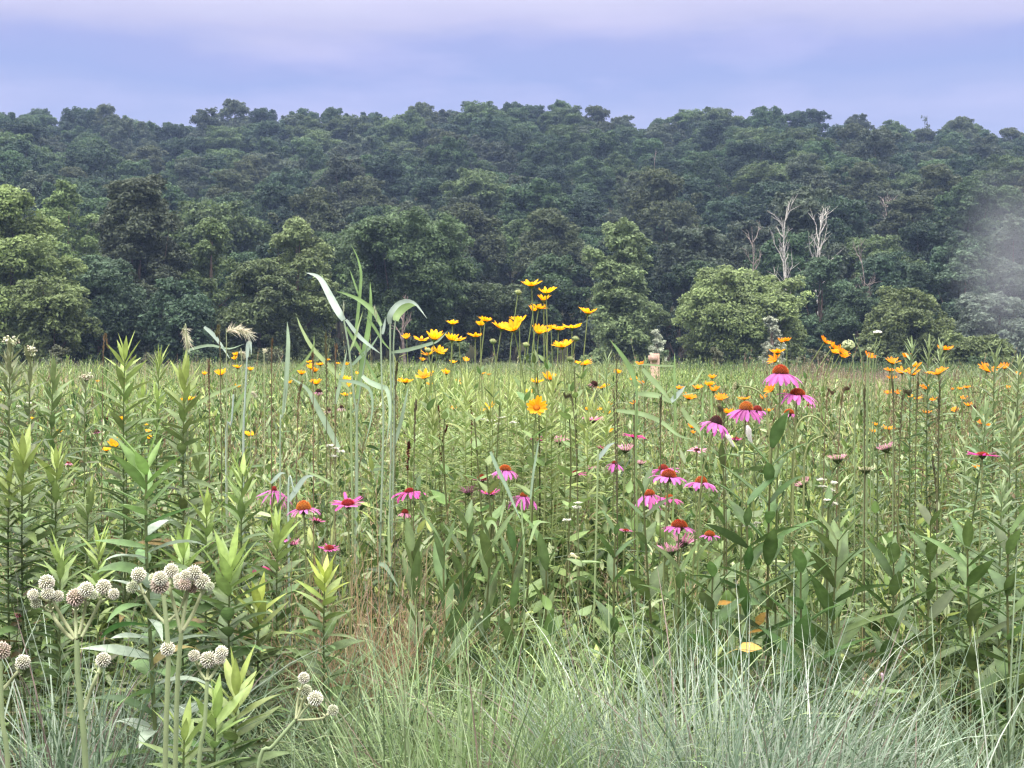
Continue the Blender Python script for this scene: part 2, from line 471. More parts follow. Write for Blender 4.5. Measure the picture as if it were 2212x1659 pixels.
# ------------------------------------------------------------------ trees along the edge of the meadow
EDGE = 'trees along the far edge of the meadow'
def edge_tree(name, label, cx, top, hw, Y, col, shape='round', bot=812, leaf=.30, nl=22, seed=0, crown_from=.12, trunkcol=BARK, cover=.72, tone=.15, cat='tree', trunk_r=.28):
    r = np.random.default_rng(seed)
    base = at(cx, bot, Y); topp = at(cx, top, Y)
    gz = float(ground_z(base[0], Y))
    H = topp[2] - gz; R = hw / FPX * Y
    lobes = []
    for i in range(nl):
        t = crown_from + (1 - crown_from) * (i + r.uniform(.1, .9)) / nl
        u = (t - crown_from) / (1 - crown_from)
        if shape == 'round': w = math.sqrt(max(.03, 1 - (2 * u - .92) ** 2)) if u > .46 else .80 + .2 * u / .46
        elif shape == 'tall': w = (.95 - .5 * u) * (1 if u < .8 else .85)
        elif shape == 'cone': w = (1 - u) * .95 + .05
        elif shape == 'spread': w = .45 + .55 * math.sin(min(1, u * 1.15) * PI * .72)
        else: w = .8
        lr = R * (.44 if shape != 'cone' else .30) * r.uniform(.8, 1.15) * (.6 + .4 * w)
        a = r.uniform(0, 2 * PI); rad = max(0, R * w * 1.08 - lr * .75) * math.sqrt(r.uniform(.35, 1))
        z = min(H - lr * .85, max(lr * .6, t * H - lr * .2))
        lobes.append((np.array([math.cos(a) * rad, math.sin(a) * rad, z]), lr))
        if shape != 'cone' and i % 2 == 0:   # a stray bough outside the dome
            a += r.normal(0, .5); lr2 = lr * r.uniform(.4, .75); k2 = rad + lr * r.uniform(.55, 1.0)
            lobes.append((np.array([math.cos(a) * k2, math.sin(a) * k2, min(H - lr2 * .3, z + lr * r.uniform(-.2, .95))]), lr2))
    o = thing(name, label, cat, (base[0], Y, gz), EDGE)
    mb = MB(); foliage(mb, lobes, col, leaf=leaf, clumps=22, cover=cover, r=r, tone=tone)
    tb = MB(); trunk(tb, H * .85, trunk_r, lobes, trunkcol, r=r, nlimb=9, start=.1)
    part('crown', (mb, M_TREE), o); part('trunk', (tb, M_BARK), o)
    return o
LG = (.155, .215, .082); YG = (.150, .205, .082); MG = (.12, .175, .072); DG = (.052, .088, .050); BR = (.062, .058, .040); PG = (.42, .46, .36); BG = (.13, .17, .13)
ET = [
 ('locust_tree', 'tall feathery yellow-green tree at the left edge of the picture', 25, 405, 108, 118, LG, 'round', 26),
 ('locust_tree', 'light green tree showing its rounded top behind the left-edge tree', 148, 397, 75, 152, LG, 'round', 20),
 ('locust_tree', 'low spreading light green tree below the left-edge crowns', 118, 612, 78, 112, LG, 'spread', 18),
 ('dull_broadleaf_tree', 'very tall dark tree with a brownish top, left of the lit green trees', 300, 388, 112, 135, (.066, .086, .052), 'tall', 34),
 ('dull_broadleaf_tree', 'broad dark green tree low down in front of the brown-topped tree', 215, 560, 105, 128, DG, 'round', 22),
 ('dull_broadleaf_tree', 'dark bushy tree at the foot of the brown-topped tree, on its right', 395, 610, 72, 124, DG, 'round', 18),
 ('ash_tree', 'mid green tree with a narrow domed top right of the brown-topped tree', 455, 472, 66, 137, MG, 'round', 20),
 ('ash_tree', 'pale green domed tree above the tall grass seed heads', 640, 472, 78, 134, (.175, .235, .10), 'round', 22),
 ('ash_tree', 'wide mid green tree in front of the pale domed tree', 560, 566, 84, 130, (.12, .17, .075), 'round', 26),
 ('walnut_tree', 'wide dark spreading tree with bare forked stems behind the reeds', 868, 484, 122, 146, (.088, .135, .062), 'spread', 34),
 ('walnut_tree', 'dim low tree behind the tallest yellow flowers', 1064, 614, 66, 150, (.085, .12, .06), 'spread', 16),
 ('cottonwood_tree', 'tall light green tree with ragged outline right of the yellow flowers', 1342, 484, 82, 144, (.19, .25, .115), 'tall', 30),
 ('spruce_tree', 'small dark pointed conifer beside the ragged light green tree', 1444, 634, 34, 146, (.04, .07, .05), 'cone', 18),
 ('green_broadleaf_tree', 'bright yellow-green rounded tree right of the dark conifer', 1598, 588, 108, 140, YG, 'round', 32),
 ('poplar_tree', 'slim pale silvery poplar in front of the bright rounded tree', 1668, 684, 30, 134, PG, 'tall', 14),
 ('poplar_tree', 'small pale silvery poplar beside the dark conifer', 1418, 712, 22, 132, PG, 'tall', 10),
 ('dull_broadleaf_tree', 'dark green tree standing just behind the bright rounded tree', 1772, 558, 66, 156, (.07, .115, .062), 'round', 20),
 ('dull_broadleaf_tree', 'dark rounded bush-like tree between the two bright rounded trees', 1850, 626, 58, 150, (.075, .12, .062), 'round', 18),
 ('green_broadleaf_tree', 'second bright rounded tree, farther right above the white blooms', 1972, 636, 92, 142, (.145, .195, .078), 'round', 28),
 ('dull_broadleaf_tree', 'dark tree rising behind the second bright rounded tree', 1978, 572, 60, 160, (.065, .105, .06), 'round', 18),
 ('dull_broadleaf_tree', 'dark tall tree near the right edge behind the smoke', 2082, 545, 62, 160, (.065, .10, .062), 'round', 20),
 ('willow_tree', 'pale blue-grey willow in the smoke at the right edge', 2156, 636, 74, 138, BG, 'round', 20),
 ('sumac_shrub', 'low yellow-green shrub below the smoky willow', 2118, 730, 68, 126, YG, 'round', 16),
 ('dull_broadleaf_tree', 'tall dusky tree filling the upper right edge behind the willow', 2190, 470, 80, 165, (.09, .13, .09), 'round', 22),
]
for i, (nm, lb, cx, top, hw, Y, col, shp, nl) in enumerate(ET):
    edge_tree(nm, lb, cx, top, hw * 1.12, Y, col, shp, nl=int(nl * 1.7), seed=300 + i, leaf=.22 if hw > 60 else .17,
              trunkcol=(.13, .10, .085), crown_from=.30 if shp == 'spread' else .05, cover=.56)
# dark understorey along the wood's edge
for i in range(40):
    px = -80 + i * 60 + rnd(-22, 22); top = rnd(630, 700)
    edge_tree('understorey_tree', 'low dark understorey tree at the wood edge, %s' % ['far left', 'left of the reeds', 'behind the reeds', 'behind the tall yellow flowers', 'right of centre', 'far right'][min(5, i * 6 // 40)],
              px, top, rnd(42, 62), rnd(161, 169), [DG, (.04, .06, .04), (.05, .07, .045)][i % 3], 'round', nl=10, seed=500 + i, leaf=.34, cover=.6)

# low shrubs scattered along the far end of the field
for i in range(30):
    px = -60 + i * 80 + rnd(-34, 34); Y = rnd(92, 146)
    tp = HORIZ - (rnd(.2, 1.5) if px < 1440 else rnd(.0, 1.0)) / Y * FPX
    edge_tree('field_shrub', 'low ragged shrub at the far end of the field, %s' % ['far left', 'left of the reeds', 'behind the reeds', 'behind the tall yellow flowers', 'right of centre', 'far right'][min(5, int((px + 60) * 6 / 2400))],
              px, tp, rnd(14, 34) * 110 / Y, Y, [(.06, .10, .05), (.09, .13, .06), (.11, .12, .07)][i % 3], 'round', nl=9, seed=800 + i, leaf=.13, cover=.5, trunk_r=.05, cat='shrub', bot=HORIZ + CAM_H / Y * FPX)
# bare stems of the walnut tree and dead trees
def dead_tree(px, py0, py1, Y, label, col, spread, seed, nb=9, r0=.16, lean=0.0):
    r = np.random.default_rng(seed)
    b = at(px, py1, Y); t = at(px, py0, Y)
    gz = float(ground_z(b[0], Y)); H = t[2] - gz
    o = thing('dead_tree', label, 'tree', (b[0], Y, gz), 'bare dead trees among the foliage')
    mb = MB(); n = 9; q = np.linspace(0, 1, n)
    P = np.stack([lean * H * q + .03 * H * np.sin(q * 5 + seed), r.normal(0, .02 * H, n) * q, H * q], -1)
    tube(mb, P, r0 * (1 - .75 * q), np.asarray(col), 6)
    bb = MB()
    for i in range(nb):
        k = r.uniform(.35, .95); s = np.array([np.interp(k, q, P[:, j]) for j in range(3)])
        a = r.uniform(0, 2 * PI); L = spread * r.uniform(.5, 1.2) * (1.2 - k * .6)
        th = r.uniform(.35, .8); Pb, S = arcs(s[None], np.array([a]), th, r.uniform(-.5, .2), L, 7)
        Pb = Pb + r.normal(0, .05 * L, Pb.shape) * np.linspace(0, 1, 7)[None, :, None]
        tube(bb, Pb, r0 * .5 * np.linspace(1, .2, 7), np.asarray(col), 5)
        for j in range(3):
            m = r.integers(2, 6); Pc, S = arcs(Pb[:, m], np.array([a + r.normal(0, .9)]), th + r.normal(0, .4), 0., L * .5, 5)
            tube(bb, Pc, r0 * .22 * np.linspace(1, .3, 5), np.asarray(col), 4)
    part('trunk', (mb, M_BARK), o); part('branches', (bb, M_BARK), o)
WHT = (.40, .385, .37); GRY = (.22, .19, .18)
dead_tree(1697, 445, 600, 168, 'dead tree with bleached white forked trunk, left one of the white pair', WHT, 4.0, 1, nb=16, r0=.17, lean=.02)
dead_tree(1772, 450, 600, 166, 'dead tree with bleached white trunk, right one of the white pair', WHT, 4.2, 2, nb=16, r0=.17)
dead_tree(1712, 530, 620, 164, 'low bleached dead limb below the white dead pair', WHT, 2.4, 3, nb=7, r0=.13, lean=-.1)
dead_tree(1618, 490, 610, 163, 'bare brownish-grey dead tree left of the white dead pair', GRY, 3.4, 4, nb=16, r0=.14)
dead_tree(1862, 545, 640, 163, 'bare brownish dead tree right of the white dead pair', GRY, 3.6, 5, nb=18, r0=.13)
dead_tree(1918, 424, 520, 225, 'grey leafless treetop high on the right slope', GRY, 3.6, 6, nb=14, r0=.14)
dead_tree(1420, 322, 420, 265, 'thin grey dead snag standing on the upper slope', GRY, 1.8, 7, nb=5, r0=.10)
dead_tree(870, 640, 800, 137, 'bare forked grey trunk under the wide spreading tree behind the reeds', (.20, .16, .15), 2.6, 8, nb=6, r0=.19, lean=.05)

# weathered wooden post with a small crosspiece out in the meadow
def build_post():
    p = at(1415, 764, 26)
    o = thing('wooden_post', 'pinkish weathered wooden post standing in the meadow before the pale poplar', 'post', (p[0], 26, 0))
    def box(mb, x0, x1, y0, y1, z0, z1, c):
        V = np.array([[x, y, z] for z in (z0, z1) for (x, y) in ((x0, y0), (x1, y0), (x1, y1), (x0, y1))])
        mb.add(V, [[3, 2, 1, 0], [4, 5, 6, 7], [0, 1, 5, 4], [1, 2, 6, 5], [2, 3, 7, 6], [3, 0, 4, 7]], np.asarray(c))
    h = p[2]
    a = MB(); box(a, -.075, .075, -.075, .075, 0, h, (.62, .43, .36)); me = a.mesh('shaft', M_WOOD, smooth=False)
    s = part('shaft', me, o); bv = s.modifiers.new('bevel', 'BEVEL'); bv.width = .008
    b = MB(); box(b, -.13, .03, -.12, -.078, h - .14, h - .03, (.40, .28, .24)); part('crosspiece', (b, M_WOOD), o)
build_post()
# ================================================================== MEADOW
C_GREEN = (.115, .185, .055); C_PALE = (.26, .325, .175); C_YEL = (.26, .325, .10); C_DARK = (.055, .10, .034)
C_STRAW = (.42, .34, .22); C_MAUVE = (.24, .17, .14); C_BLUE = (.28, .36, .30); C_LIGHT = (.37, .43, .20)

def canopy(Y):
    return float(np.interp(Y, [3, 4.0, 4.6, 5.4, 7, 10, 20], [.50, .60, .74, .86, .98, 1.03, 1.05]))

def pick_cols(n, pal, wts, amt=.18):
    pal = np.asarray(pal); w = np.asarray(wts, float); w /= w.sum()
    return pal[rng.choice(len(pal), n, p=w)] * rng.normal(1, amt, (n, 1)).clip(.5, 1.6)

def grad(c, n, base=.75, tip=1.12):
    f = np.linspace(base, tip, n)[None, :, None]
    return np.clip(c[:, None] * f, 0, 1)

def p_blades(mb, n, half, h, hs, w, pal, wts, k=(.2, 1.4), th=(.0, .35), seg=6, fold=.18):
    b = np.stack([rnd(-half, half, n), rnd(-half, half, n), np.zeros(n)], -1)
    L = rng.normal(h, hs, n).clip(h * .4, h * 1.5)
    P, S = arcs(b, rnd(0, 2 * PI, n), rnd(th[0], th[1] + .15, n), rnd(k[0], k[1] + .3, n), L, seg, 1.6)
    S = tilt_side(P, S, rng.normal(0, .5, n))
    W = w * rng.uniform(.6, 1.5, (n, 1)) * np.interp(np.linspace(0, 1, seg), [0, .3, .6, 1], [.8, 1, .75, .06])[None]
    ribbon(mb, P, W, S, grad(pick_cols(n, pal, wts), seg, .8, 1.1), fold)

def p_stems(mb, n, half, h, hs, r, col, nleaf=0, leafL=.07, leafW=.012, lcols=None, lw=None, head=0, headcol=None, lseg=5, start=.15, th=(.7, 1.2), droop=(.1, .9)):
    b = np.stack([rnd(-half, half, n), rnd(-half, half, n), np.zeros(n)], -1)
    L = rng.normal(h, hs, n).clip(h * .5, h * 1.35)
    P, S = arcs(b, rnd(0, 2 * PI, n), np.abs(rng.normal(0, .24, n)), rng.normal(.05, .38, n), L, 5)
    c = jit(col, .15, n)
    S2 = tilt_side(P, S, rnd(-1.5, 1.5, n))
    ribbon(mb, P, r * 2 * np.array([1, .95, .85, .7, .45])[None] * rng.uniform(.7, 1.3, (n, 1)), S2, grad(c, 5, .8, 1.1))
    if nleaf:
        t = np.tile(np.linspace(start, .99, nleaf), (n, 1)) + rng.normal(0, .02, (n, nleaf)); t = t.clip(0, .999)
        f = t * 4; i = f.astype(int); fr = (f - i)[..., None]
        rows = np.arange(n)[:, None]
        B = P[rows, i] * (1 - fr) + P[rows, i + 1] * fr
        az = rnd(0, 2 * PI, (n, 1)) + np.arange(nleaf)[None] * 2.4 + rng.normal(0, .3, (n, nleaf))
        thv = rnd(th[0], th[1], (n, nleaf)) * (1.1 - .75 * t ** 2); kk = rnd(droop[0], droop[1], (n, nleaf)) * (1.1 - .8 * t)
        LL = leafL * rng.uniform(.6, 1.3, (n, nleaf)) * np.interp(t, [0, .3, .8, 1], [.8, 1.1, .9, .45])
        m = n * nleaf
        Pl, Sl = arcs(B.reshape(m, 3), az.ravel(), thv.ravel(), kk.ravel(), LL.ravel(), lseg)
        Sl = tilt_side(Pl, Sl, rng.normal(0, .35, m))
        prof = LANCE5 if lseg == 5 else np.interp(np.linspace(0, 1, lseg), np.linspace(0, 1, 5), LANCE5)
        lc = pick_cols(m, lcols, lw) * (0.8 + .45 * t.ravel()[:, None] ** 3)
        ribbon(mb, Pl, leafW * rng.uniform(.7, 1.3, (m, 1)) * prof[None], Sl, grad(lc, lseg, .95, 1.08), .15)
    if head:
        m = n * head
        t = rnd(.80, 1.02, (n, head)); B = P[:, 3:4] * (1 - (t - .75) * 4)[..., None] + P[:, 4:5] * ((t - .75) * 4)[..., None]
        Pl, Sl = arcs(B.reshape(m, 3), rnd(0, 2 * PI, m), rnd(.1, .7, m), rnd(0, .4, m), rnd(.008, .022, m), 3)
        ribbon(mb, Pl, np.array([.5, 1, .2])[None] * .0035, Sl, jit(headcol, .2, m))

GRASS_PAL = [C_GREEN, C_PALE, C_YEL, C_DARK, C_LIGHT, C_STRAW]

def p_branchy(mb, n, half, z0, z1, L, r, col, nleaf, leafL, leafW, lcols, lw):
    """side shoots that lean out of the mass at mid height"""
    b = np.stack([rnd(-half, half, n), rnd(-half, half, n), rnd(z0, z1, n)], -1)
    az = rnd(0, 2 * PI, n); Ls = L * rnd(.6, 1.3, n)
    P, S = arcs(b, az, rnd(.35, 1.25, n), rng.normal(0, .5, n), Ls, 5)
    ribbon(mb, P, r * 2 * np.array([1, .95, .85, .7, .4])[None] * np.ones((n, 1)), tilt_side(P, S, rnd(-1.5, 1.5, n)), jit(col, .15, n))
    t = np.tile(np.linspace(.1, .98, nleaf), (n, 1)); f = t * 4; i = np.minimum(f.astype(int), 3); fr = (f - i)[..., None]; rows = np.arange(n)[:, None]
    B = P[rows, i] * (1 - fr) + P[rows, i + 1] * fr; m = n * nleaf
    Pl, Sl = arcs(B.reshape(m, 3), rnd(0, 2 * PI, m), rnd(.3, 1.5, m), rnd(.0, 1.0, m), leafL * rnd(.55, 1.3, m), 5)
    Sl = tilt_side(Pl, Sl, rng.normal(0, .5, m))
    ribbon(mb, Pl, leafW * rng.uniform(.7, 1.3, (m, 1)) * LANCE5[None], Sl, grad(pick_cols(m, lcols, lw), 5, .93, 1.08), .15)

def near_kind(kind):
    mb = MB(); H = .25
    p_branchy(mb, 20, H, .22, .74, .27, .0011, C_YEL, 11, .070, .0155, [C_GREEN, C_DARK, C_PALE, C_YEL], [4, 2.5, 1.5, 2])
    p_blades(mb, 16, H, .62, .18, .0045, GRASS_PAL, [4, 2, 3, 2, 2, .6], th=(.3, 1.0), k=(.2, 1.6))
    if kind == 'mix':
        p_blades(mb, 46, H, .80, .16, .0055, GRASS_PAL, [4, 3, 3, 2, 2, .7])
        p_stems(mb, 10, H, .85, .10, .0016, C_YEL, 22, .060, .010, [C_GREEN, C_PALE, C_YEL, C_DARK], [3, 2, 2, 2])
        p_stems(mb, 9, H, .98, .10, .0013, C_LIGHT, 0, head=18, headcol=C_STRAW)
    elif kind == 'leafy':
        p_blades(mb, 22, H, .70, .15, .006, GRASS_PAL, [4, 2, 2, 3, 1, .5])
        p_stems(mb, 15, H, .88, .08, .0022, C_GREEN, 34, .085, .015, [C_GREEN, C_DARK, C_PALE, C_YEL], [4, 2, 1.5, 1.5])
    elif kind == 'fine':
        p_blades(mb, 40, H, .78, .15, .003, GRASS_PAL, [2, 3, 4, .5, 3, .7], k=(.1, 1.0))
        p_stems(mb, 14, H, .90, .07, .0016, C_YEL, 44, .040, .0045, [C_YEL, C_LIGHT, C_GREEN], [4, 3, 2], lseg=4)
        p_stems(mb, 8, H, .98, .08, .0012, C_LIGHT, 0, head=20, headcol=(.38, .36, .2))
    elif kind == 'wide':
        p_blades(mb, 34, H, .85, .15, .011, [C_BLUE, C_GREEN, C_PALE, C_LIGHT], [3, 3, 2, 1], k=(.4, 1.8), seg=8)
        p_blades(mb, 24, H, .7, .15, .004, GRASS_PAL, [3, 3, 2, 2, 2, 1])
        p_stems(mb, 8, H, .95, .08, .0018, C_PALE, 0, head=26, headcol=(.30, .26, .15))
    elif kind == 'broad':
        p_blades(mb, 18, H, .65, .15, .006, GRASS_PAL, [3, 2, 2, 3, 1, 1])
        p_stems(mb, 8, H, .80, .08, .003, (.12, .16, .06), 16, .11, .036, [C_GREEN, C_DARK, (.16, .23, .08)], [3, 2, 1.5], lseg=6, th=(.7, 1.4), droop=(.2, 1.1))
    elif kind == 'dry':
        p_blades(mb, 46, H, .55, .15, .003, [C_STRAW, C_MAUVE, (.5, .42, .32), C_GREEN], [4, 3, 2, 1], th=(0, .7), k=(.0, .9))
        p_stems(mb, 12, H, .72, .12, .0014, C_STRAW, 0, head=14, headcol=C_MAUVE)
        p_blades(mb, 14, H, .7, .15, .006, GRASS_PAL, [3, 2, 2, 3, 1, 1])
    elif kind == 'seed':
        p_blades(mb, 34, H, .80, .16, .005, GRASS_PAL, [4, 3, 2, 2, 2, 1])
        p_stems(mb, 14, H, 1.02, .10, .0015, (.16, .14, .07), 0, head=40, headcol=(.16, .12, .07))
        p_stems(mb, 6, H, .8, .08, .0018, C_GREEN, 26, .06, .01, [C_GREEN, C_PALE, C_YEL], [3, 2, 2])
    return mb.mesh('meadow_' + kind, M_GRASS)
NK = ['mix', 'leafy', 'fine', 'wide', 'broad', 'dry', 'seed', 'mix', 'fine', 'leafy']
near_protos = [near_kind(k) for k in NK]

def mid_kind(kind):
    mb = MB(); H = .55
    if kind == 0:
        p_blades(mb, 110, H, .82, .15, .010, GRASS_PAL, [4, 3, 3, 1.5, 2, .8], seg=4, fold=0)
        p_stems(mb, 26, H, .92, .08, .003, C_YEL, 14, .07, .014, [C_GREEN, C_PALE, C_YEL, C_DARK], [3, 2, 2, 1], lseg=4)
    elif kind == 1:
        p_blades(mb, 90, H, .82, .12, .008, GRASS_PAL, [2, 3, 4, .6, 3, .6], seg=4, fold=0)
        p_stems(mb, 40, H, .94, .07, .003, C_YEL, 16, .05, .008, [C_YEL, C_LIGHT, C_GREEN], [4, 3, 2], lseg=4)
    elif kind == 2:
        p_blades(mb, 120, H, .85, .15, .009, [C_STRAW, C_MAUVE, C_PALE, C_GREEN], [2, 2, 2, 2], seg=4, fold=0)
        p_stems(mb, 26, H, 1.0, .10, .003, C_STRAW, 0, head=16, headcol=C_MAUVE)
    else:
        p_blades(mb, 70, H, .8, .15, .012, GRASS_PAL, [4, 3, 2, 2, 1, .5], seg=4, fold=0)
        p_stems(mb, 34, H, .98, .10, .004, C_GREEN, 20, .085, .016, [C_GREEN, C_DARK, C_PALE], [4, 2, 2], lseg=4)
    return mb.mesh('meadow_mid_%s' % ['green', 'pale', 'dry', 'leafy'][kind], M_GRASS)
mid_protos = [mid_kind(k) for k in range(4)]

def far_kind(kind):
    mb = MB(); H = 1.3
    pal = [[C_GREEN, C_PALE, C_YEL, C_LIGHT], [C_YEL, C_LIGHT, C_PALE, C_GREEN], [C_STRAW, C_MAUVE, C_PALE, C_MAUVE], [C_DARK, C_GREEN, C_DARK, (.10, .15, .06)]][kind]
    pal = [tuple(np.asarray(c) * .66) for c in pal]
    p_blades(mb, 150, H, .78, .16, .022, pal, [3, 3, 2, 2], seg=3, fold=0, k=(.1, .8))
    p_stems(mb, 34, H, .84, .08, .012, pal[1], 6, .12, .035, pal, [2, 2, 2, 2], lseg=3)
    return mb.mesh('meadow_far_%s' % ['green', 'pale', 'dry', 'dark'][kind], M_GRASS)
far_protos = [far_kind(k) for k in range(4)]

def wedge(y0, y1, dens, pad=.6, slope=.40):
    area = slope * (y1 ** 2 - y0 ** 2) + 2 * pad * (y1 - y0)
    n = int(area * dens)
    y = np.sqrt(rnd(0, 1, n) * (y1 ** 2 - y0 ** 2) + y0 ** 2)
    x = rnd(-1, 1, n) * (slope * y + pad)
    return x, y

def near_pick(x, y):
    """which vegetation grows where"""
    px = x / y * FPX + 1106
    u = rng.random()
    i = lambda *a: a[int(rng.integers(len(a)))]
    if y < 5.6:
        if px < 620: return i(1, 1, 9, 0, 6, 0)
        if 640 < px < 860: return i(5, 5, 0, 3, 1) if y < 5 else i(0, 5, 3)
        if px < 1250: return i(4, 0, 3, 4, 6)
        if px > 1400: return i(4, 4, 0, 1, 6)
        return i(0, 4, 6, 3)
    if px < 560: return i(1, 0, 6, 9, 3)
    if px < 900: return i(3, 0, 6, 3, 2)
    if px < 1320: return i(2, 8, 0, 2, 6) if y > 6.5 else i(0, 2, 6, 4)
    return i(0, 6, 2, 1, 6, 3)

def scatter_meadow():
    x, y = wedge(4.15, 13, 9.0)
    xb, yb = wedge(3.95, 5.0, 9.0); x = np.concatenate([x, xb]); y = np.concatenate([y, yb])
    ix = [near_pick(a, b) for a, b in zip(x, y)]; nb_ = len(xb); ix[-nb_:] = [4 if rng.random() < .7 else 0 for _ in range(nb_)]
    can = np.array([canopy(b) for b in y]) / .93
    sz = can * (rng.normal(.90, .09, len(x)) + .07 * np.sin(x * 2.3 + y * 1.1) * np.sin(y * 1.7 - x))
    sz[-nb_:] *= .62
    sz = sz + np.where(y > 5.6, .17 * np.maximum(0, np.sin(x * 3.1 + y * .7) * np.sin(y * 1.3 + 1)), 0)
    gn_scatter('meadow_plants', np.stack([x, y, np.zeros_like(x)], -1), rnd(0, 6.28, len(x)), rnd(.8, 1.3, len(x)), ix, near_protos,
               'dense green grasses and leafy stalks of the near meadow', 'meadow', sz)
    x, y = wedge(12.5, 42, 2.1, 1.5)
    n1 = np.sin(x * .25 + 1) + np.sin(y * .21 + x * .1) + rng.normal(0, .6, len(x)); px = x / y * FPX + 1106
    n1 = n1 - 2.2 * ((px > 1740) & (px < 1990) & (y > 19)) + 1.2 * ((px > 850) & (px < 1330))
    ix = np.where(n1 > 1.1, 1, np.where(n1 < -1.5, 2, np.where(rng.random(len(x)) < .3, 3, 0)))
    gn_scatter('meadow_grass', np.stack([x, y, np.zeros_like(x)], -1), rnd(0, 6.28, len(x)), rnd(.9, 1.2, len(x)), ix, mid_protos,
               'pale green tall grasses in the middle of the meadow', 'meadow', rng.normal(.97, .10, len(x)) * np.where((x / y * FPX + 1106) > 1640, .86, 1) + .05 * np.sin(x * .9) * np.sin(y * .5) + .42 * np.maximum(0, np.sin(x * .8 + y * .13) * np.sin(y * .41 + x * .2) - .35))
    x, y = wedge(40, 152, .46, 3)
    n1 = np.sin(x * .09 + 2) + np.sin(y * .11 + x * .04) + rng.normal(0, .5, len(x)) - (y > 120) * 1.1
    ix = np.where(n1 > .8, 1, np.where(n1 < -1.0, 2, 0)); px = x / y * FPX + 1106
    ix = np.where((px > 1690) & (px < 2010) & (y < 66), 2, ix); ix = np.where((px > 1440) & (y > 66), 3, ix)
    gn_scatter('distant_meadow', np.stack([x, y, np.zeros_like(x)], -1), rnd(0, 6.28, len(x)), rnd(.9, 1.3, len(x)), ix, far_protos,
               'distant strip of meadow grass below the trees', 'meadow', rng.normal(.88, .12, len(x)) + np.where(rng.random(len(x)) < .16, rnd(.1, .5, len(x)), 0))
scatter_meadow()
# ================================================================== FLOWERS
ZOOM = {'V': (0, 0, 1), '6': (823, 576, .2645), '5': (494, 521, .2645), 'D': (0, 685.8, .2645), '7': (1316.6, 685.8, .2645), '8': (1663.4, 685.8, .2645),
        'M': (877.8, 877.8, .2232), 'L': (493.7, 987.5, .1984), 'A': (0, 1179.5, .289), 'B': (329.2, 1179.5, .289), 'C': (768, 1179.5, .289), 'R': (1261.8, 1179.5, .289), 'S': (1663.4, 1179.5, .289), 'P': (1481.2, 1042.3, .2315)}
def zc(z, x, y):
    a, b, f = ZOOM[z]; return a + x * f, b + y * f

def depth_for(py, Ysize, ymin=4.1, ymax=30, margin=.03):
    """farthest distance <= the one its size asks for at which the head still clears the plants around it"""
    Y = min(max(Ysize, ymin), ymax)
    while Y > ymin:
        z = CAM_H - (py - HORIZ) / FPX * Y
        if z > canopy(Y) + margin: break
        Y -= .1
    return max(Y, ymin)

def bez(b, h, top_dir, n=8, up=.55):
    b = np.asarray(b, float); h = np.asarray(h, float); d = np.linalg.norm(h - b)
    p1 = b + np.array([0, 0, d * up * .6]); p2 = h - np.asarray(top_dir) * d * .25
    t = np.linspace(0, 1, n)[:, None]
    return (1 - t) ** 3 * b + 3 * (1 - t) ** 2 * t * p1 + 3 * (1 - t) * t * t * p2 + t ** 3 * h

def axis_from(tilt, az):
    return np.array([math.sin(tilt) * math.cos(az), math.sin(tilt) * math.sin(az), math.cos(tilt)])

def rot_to(axis, spin=0.0):
    q = Vector((0, 0, 1)).rotation_difference(Vector(tuple(axis)))
    return (q.to_matrix() @ Matrix.Rotation(spin, 3, 'Z')).to_euler()

def stem_leaves(mb, P, n, L, W, col, t0=.2, t1=.85, pair=False, th=(.7, 1.3), k=(.2, 1.0), prof=OVATE6, az0=None, taper=.35, fold=.16):
    t = np.linspace(t0, t1, n) + (0 if pair else rng.normal(0, .015, n))
    if pair: t = np.repeat(np.linspace(t0, t1, max(1, n // 2)), 2); n = len(t)
    s = np.linspace(0, 1, len(P)); B = np.stack([np.interp(t, s, P[:, j]) for j in range(3)], -1)
    a0 = rnd(0, 6.28) if az0 is None else az0
    az = (a0 + (np.arange(n) // 2) * 1.57 + (np.arange(n) % 2) * PI if pair else a0 + np.arange(n) * 2.4) + rng.normal(0, .25, n)
    u = (t - t0) / max(1e-6, t1 - t0)
    LL = L * rng.uniform(.75, 1.2, n) * (1 - taper * u)
    Pl, S = arcs(B, az, rnd(th[0], th[1], n) * (1 - .35 * u), rnd(k[0], k[1], n), LL, 6)
    S = tilt_side(Pl, S, rng.normal(0, .25, n))
    W_ = (W / L) * LL
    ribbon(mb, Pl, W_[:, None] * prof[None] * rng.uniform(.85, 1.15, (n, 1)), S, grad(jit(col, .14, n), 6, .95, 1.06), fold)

def dome(mb, r, h, c0, c1, n=7, k=12):
    t = np.linspace(0, 1, n) * PI / 2
    P = np.stack([np.zeros(n), np.zeros(n), np.sin(t) * h], -1)
    C = np.asarray(c0)[None] * (1 - np.linspace(0, 1, n)[:, None]) + np.asarray(c1)[None] * np.linspace(0, 1, n)[:, None]
    # tube() needs a clean straight axis
    ang = np.arange(k) * 2 * PI / k
    R = np.maximum(np.cos(t), .02) * r
    V = np.stack([R[:, None] * np.cos(ang), R[:, None] * np.sin(ang), np.repeat(P[:, 2:3], k, 1)], -1)
    idx = np.arange(n * k).reshape(n, k); nx = np.roll(idx, -1, 1)
    mb.add(V, np.stack([idx[:-1], nx[:-1], nx[1:], idx[1:]], -1), np.repeat(C[:, None], k, 1))

